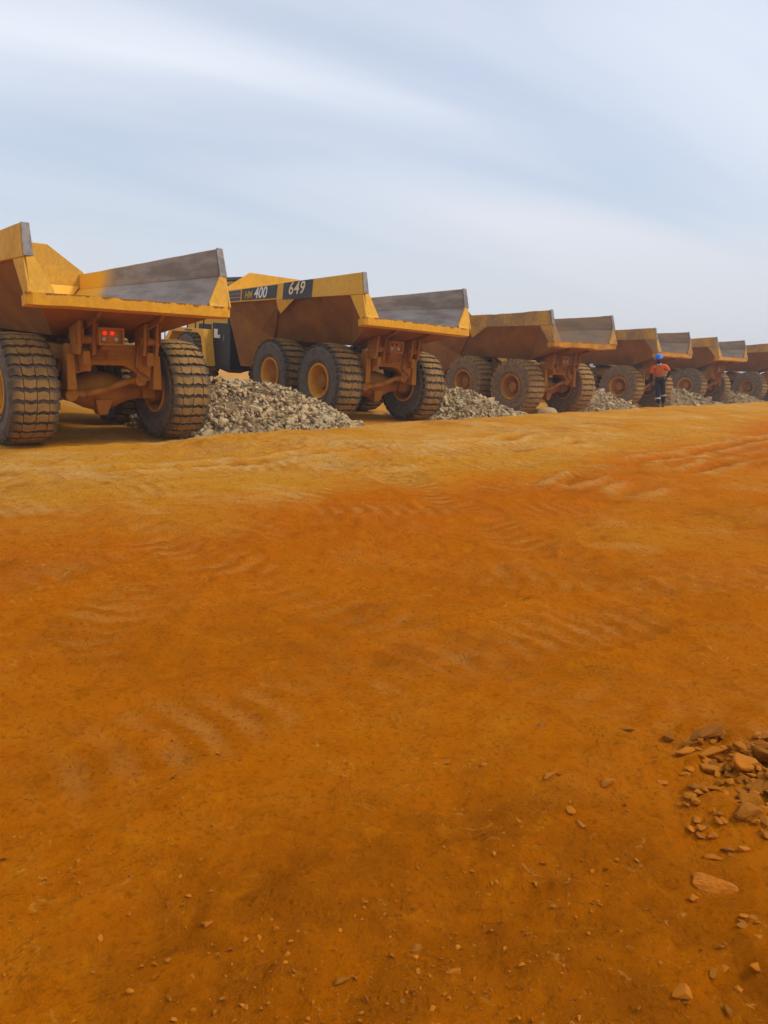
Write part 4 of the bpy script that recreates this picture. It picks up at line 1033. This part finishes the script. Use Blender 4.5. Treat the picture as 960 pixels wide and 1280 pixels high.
# ------------------------------------------------------------------ the worker
M['skin'] = plain('dark_skin', (0.055, 0.026, 0.014), 0.6, 0, 0.1, 20, 0)
M['orange_cloth'] = plain('orange_cloth', (0.76, 0.11, 0.008), 0.85, 0, 0.12, 14, 0.2)
M['navy'] = plain('navy_cloth', (0.014, 0.015, 0.024), 0.9, 0, 0.25, 14, 0.2)
M['silver'] = plain('reflective_tape', (0.50, 0.50, 0.50), 0.45, 0.0, 0.08, 30, 0)
M['tan_tape'] = plain('dusty_tape', (0.30, 0.17, 0.06), 0.7, 0.0, 0.12, 30, 0)
M['blue'] = plain('blue_helmet', (0.035, 0.15, 0.62), 0.35, 0, 0.08, 10, 0)
M['boot'] = plain('dusty_boot', (0.075, 0.048, 0.028), 0.9, 0, 0.3, 20, 0.2)
def skin_obj(name, chains, mat, parent, sub=2, root=0):
    """chains: list of lists of (point, radius); equal points are merged"""
    vs, rad, es, key = [], [], [], {}
    for ch_ in chains:
        prev = None
        for p, r_ in ch_:
            kk = tuple(round(c, 4) for c in p)
            if kk not in key: key[kk] = len(vs); vs.append(p); rad.append(r_)
            if prev is not None: es.append((prev, key[kk]))
            prev = key[kk]
    me_ = bpy.data.meshes.new(name); me_.from_pydata(vs, es, [])
    o = bpy.data.objects.new(name, me_); C.objects.link(o); o.parent = parent
    o.modifiers.new('skin', 'SKIN')
    if not me_.skin_vertices: 
        bm = bmesh.new(); bm.from_mesh(me_); bm.verts.layers.skin.verify(); bm.to_mesh(me_); bm.free()
    for i_, r_ in enumerate(rad):
        sv = me_.skin_vertices[0].data[i_]; sv.radius = (r_, r_) if not isinstance(r_, tuple) else r_
        sv.use_root = (i_ == root)
    sb = o.modifiers.new('sub', 'SUBSURF'); sb.levels = sub; sb.render_levels = sub
    for m__ in o.modifiers:
        if m__.type == 'SKIN': m__.use_smooth_shade = True
    # bake the modifiers into a mesh with its material
    dg = bpy.context.evaluated_depsgraph_get(); dg.update()
    me2 = bpy.data.meshes.new_from_object(o.evaluated_get(dg)); o.modifiers.clear(); o.data = me2; me2.name = name
    me2.materials.clear(); me2.materials.append(mat); me2.shade_smooth()
    return o
px, py = 9.40, 26.66
P = empty('person', None, (px, py, H(px, py) + 0.0))
tag(P, 'person in blue hard hat, orange shirt and navy trousers walking in front of the trucks', 'person')
# figure faces roughly the camera: x right in picture, y away, z up (rotated below)
hip = (0, 0, 0.94)
def hand(w_, dirv, sidev, r=0.0095):
    w_ = Vector(w_); d = Vector(dirv).normalized(); s_ = Vector(sidev).normalized(); nrm = d.cross(s_)
    chs = [[(tuple(w_), 0.027), (tuple(w_ + d * 0.05), 0.036), (tuple(w_ + d * 0.085), 0.034)]]
    for k, (off, ln) in enumerate(((-0.030, 0.075), (-0.010, 0.085), (0.010, 0.080), (0.030, 0.062))):
        b = w_ + d * 0.085
        chs.append([(tuple(b), 0.034), (tuple(w_ + d * 0.095 + s_ * off), r), (tuple(w_ + d * (0.095 + ln * 0.5) + s_ * off * 1.15 + nrm * 0.012), r), (tuple(w_ + d * (0.095 + ln * 0.92) + s_ * off * 1.1 + nrm * 0.035), r * 0.85)])
    chs.append([(tuple(w_ + d * 0.05), 0.036), (tuple(w_ + d * 0.055 - s_ * 0.045 + nrm * 0.012), r * 1.15), (tuple(w_ + d * 0.095 - s_ * 0.055 + nrm * 0.028), r)])
    return chs
neck = (0.0, -0.01, 1.47); chest = (0.0, 0.0, 1.30)
shL, shR = (0.20, 0.0, 1.40), (-0.20, 0.0, 1.40)
elL, elR = (0.33, 0.04, 1.16), (-0.27, 0.03, 1.12)
wrL, wrR = (0.235, -0.12, 0.99), (-0.27, -0.05, 0.87)
kneeL, kneeR = (0.10, 0.03, 0.50), (-0.07, -0.10, 0.51)
ankL, ankR = (0.085, 0.16, 0.10), (-0.05, -0.14, 0.10)
hpL, hpR = (0.09, 0, 0.88), (-0.09, 0, 0.88)
head_c = (-0.01, -0.05, 1.63)
chs = [[(hip, (0.135, 0.10)), ((0, 0, 1.10), (0.125, 0.09)), (chest, (0.15, 0.10)), ((0, 0, 1.41), (0.10, 0.08)), (neck, 0.055), ((-0.005, -0.03, 1.55), 0.065), (head_c, (0.078, 0.092)), ((-0.01, -0.045, 1.71), (0.066, 0.08))],
       [((0, 0, 1.41), 0.1), (shL, 0.055), (elL, 0.042), (wrL, 0.028)], [((0, 0, 1.41), 0.1), (shR, 0.055), (elR, 0.042), (wrR, 0.028)],
       [(hip, 0.12), (hpL, 0.085), (kneeL, 0.058), (ankL, 0.042), ((0.09, 0.02, 0.05), 0.035)], [(hip, 0.12), (hpR, 0.085), (kneeR, 0.058), (ankR, 0.042), ((-0.055, -0.28, 0.05), 0.035)]]
body_ch = chs + hand(wrL, (-0.35, -0.55, -0.75), (0.3, 0.6, -0.3)) + hand(wrR, (0.02, -0.15, -1), (0.1, 1, 0))
bodyo = skin_obj('body', body_ch, M['skin'], P)
# face
fc = MB()
nose = MB().hexa([(-0.024, -0.135, 1.600), (0.006, -0.135, 1.600), (0.004, -0.120, 1.600), (-0.022, -0.120, 1.600), (-0.015, -0.135, 1.645), (-0.003, -0.135, 1.645), (-0.003, -0.12, 1.645), (-0.015, -0.12, 1.645)])
nose.v = [(x, y - (0.028 if z < 1.62 and y < -0.13 else 0), z) for x, y, z in nose.v]
nose.build('nose', M['skin'], bodyo, 0.004)
for ex in (-0.042, 0.024):
    e_ = MB().lathe([(-0.008, 0.0001), (-0.006, 0.010), (0, 0.013), (0.006, 0.010), (0.008, 0.0001)], 12); e_.shift((ex, -0.135, 1.648)); e_.build('eye', M['silver'], bodyo, 0, True)
MB().box(-0.034, 0.016, -0.142, -0.128, 1.572, 1.582).build('mouth', M['boot'], bodyo, 0.003)
for ex in (-0.095, 0.075):
    MB().hexa([(ex - 0.008, -0.055, 1.605), (ex + 0.008, -0.055, 1.605), (ex + 0.008, -0.03, 1.605), (ex - 0.008, -0.03, 1.605), (ex - 0.01, -0.062, 1.66), (ex + 0.01, -0.062, 1.66), (ex + 0.01, -0.025, 1.66), (ex - 0.01, -0.025, 1.66)]).build('ear', M['skin'], bodyo, 0.006)
# clothes
sh_el = lambda a, b, k: tuple(a[i] + (b[i] - a[i]) * k for i in range(3))
skin_obj('shirt', [[((0, 0, 1.00), (0.165, 0.125)), ((0, 0, 1.14), (0.155, 0.118)), (chest, (0.166, 0.122)), ((0, 0, 1.41), (0.135, 0.105)), ((0, -0.005, 1.455), (0.075, 0.07))],
                   [((0, 0, 1.41), 0.13), (shL, 0.078), (sh_el(shL, elL, 0.85), 0.066)], [((0, 0, 1.41), 0.13), (shR, 0.078), (sh_el(shR, elR, 0.85), 0.066)]], M['orange_cloth'], P)
skin_obj('sleeve', [[(sh_el(shL, elL, 0.80), 0.064), (elL, 0.062), (sh_el(elL, wrL, 0.5), 0.055), (sh_el(elL, wrL, 0.95), 0.043)]], M['navy'], P)
skin_obj('sleeve', [[(sh_el(shR, elR, 0.80), 0.064), (elR, 0.062), (sh_el(elR, wrR, 0.5), 0.055), (sh_el(elR, wrR, 0.95), 0.043)]], M['navy'], P)
skin_obj('trousers', [[((0, 0, 1.04), (0.158, 0.118)), ((0, 0, 0.95), (0.17, 0.128)), ], [((0, 0, 0.95), 0.15), (hpL, 0.100), (kneeL, 0.080), (sh_el(kneeL, ankL, 0.6), 0.075), ((0.085, 0.15, 0.13), 0.07)],
                      [((0, 0, 0.95), 0.15), (hpR, 0.100), (kneeR, 0.080), (sh_el(kneeR, ankR, 0.6), 0.075), ((-0.05, -0.135, 0.13), 0.07)]], M['navy'], P)
for (k_, a_, z_) in ((kneeL, ankL, 0.18), (kneeR, ankR, 0.46)):
    c0 = sh_el(k_, a_, z_ - 0.06); c1 = sh_el(k_, a_, z_ + 0.06)
    MB().tube(c0, c1, 0.094, 0.091, 18, False).build('reflective_band', M['silver'], P)
for sx in (0.085, -0.085):   # braces of tape over the shoulders
    MB().path([(sx, -0.125, 1.12), (sx, -0.137, 1.28), (sx * 0.95, -0.105, 1.42), (sx * 0.9, -0.02, 1.475), (sx, 0.10, 1.38), (sx, 0.13, 1.2)], 0.014, 8).build('shoulder_tape', M['tan_tape'], P, 0, True)
bt = MB(); nn2 = 24
for k in range(nn2):
    a0 = 2 * math.pi * k / nn2; a1 = 2 * math.pi * (k + 1) / nn2
    bt.add([(0.172 * math.cos(a0), 0.132 * math.sin(a0), 1.08), (0.172 * math.cos(a1), 0.132 * math.sin(a1), 1.08), (0.174 * math.cos(a1), 0.134 * math.sin(a1), 1.15), (0.174 * math.cos(a0), 0.134 * math.sin(a0), 1.15)], [(0, 1, 2, 3)])
b_ = bt.build('waist_tape', M['tan_tape'], P); so = b_.modifiers.new('solid', 'SOLIDIFY'); so.thickness = 0.008
MB().path([(-0.07, -0.06, 1.47), (0.0, -0.115, 1.43), (0.07, -0.06, 1.47), (0.0, -0.10, 1.445)], 0.02, 8).build('collar', M['silver'], P, 0, True)
for (ax_, ay_) in ((ankL[0], ankL[1]), (ankR[0], ankR[1])):
    skin_obj('boot', [[((ax_, ay_ + 0.02, 0.17), 0.062), ((ax_, ay_ + 0.02, 0.065), (0.058, 0.06)), ((ax_, ay_ - 0.09, 0.05), (0.052, 0.048)), ((ax_, ay_ - 0.19, 0.045), (0.046, 0.042))]], M['boot'], P)
hh_ = MB().lathe([(0.0, 0.150), (0.012, 0.150), (0.014, 0.128), (0.05, 0.124), (0.09, 0.108), (0.125, 0.075), (0.14, 0.035), (0.143, 0.0001)], 28)
hh_.v = [(x, z * 1.12 - (0.06 if (y < 0.013 and z < -0.07) else 0) * (-z / 0.15), y) for x, y, z in hh_.v]
hat = hh_.build('hard_hat', M['blue'], P, 0, True); hat.location = (-0.012, -0.045, 1.675); hat.rotation_euler = (0.22, -0.10, 0)
so = hat.modifiers.new('solid', 'SOLIDIFY'); so.thickness = 0.006
MB().box(-0.014, 0.014, -0.10, 0.10, 0.128, 0.146).build('hat_ridge', M['blue'], hat, 0.006)
P.rotation_euler = (0, math.radians(-6.0), math.radians(-24))

# ------------------------------------------------------------------ dusty air
hm = bpy.data.materials.new('dusty_air'); hm.use_nodes = True; ht = hm.node_tree; ht.nodes.clear()
ho = N(ht, 'ShaderNodeOutputMaterial'); hv = N(ht, 'ShaderNodeVolumePrincipled')
hv.inputs['Color'].default_value = (0.92, 0.90, 0.88, 1); hv.inputs['Density'].default_value = 0.0018; hv.inputs['Anisotropy'].default_value = 0.2
ht.links.new(hv.outputs[0], ho.inputs['Volume'])
hzb = MB().box(-2700, 2700, -450, 3100, -2.0, 6.2).build('haze', hm)
tag(hzb, 'thin dusty air over the yard', 'haze', kind='stuff')
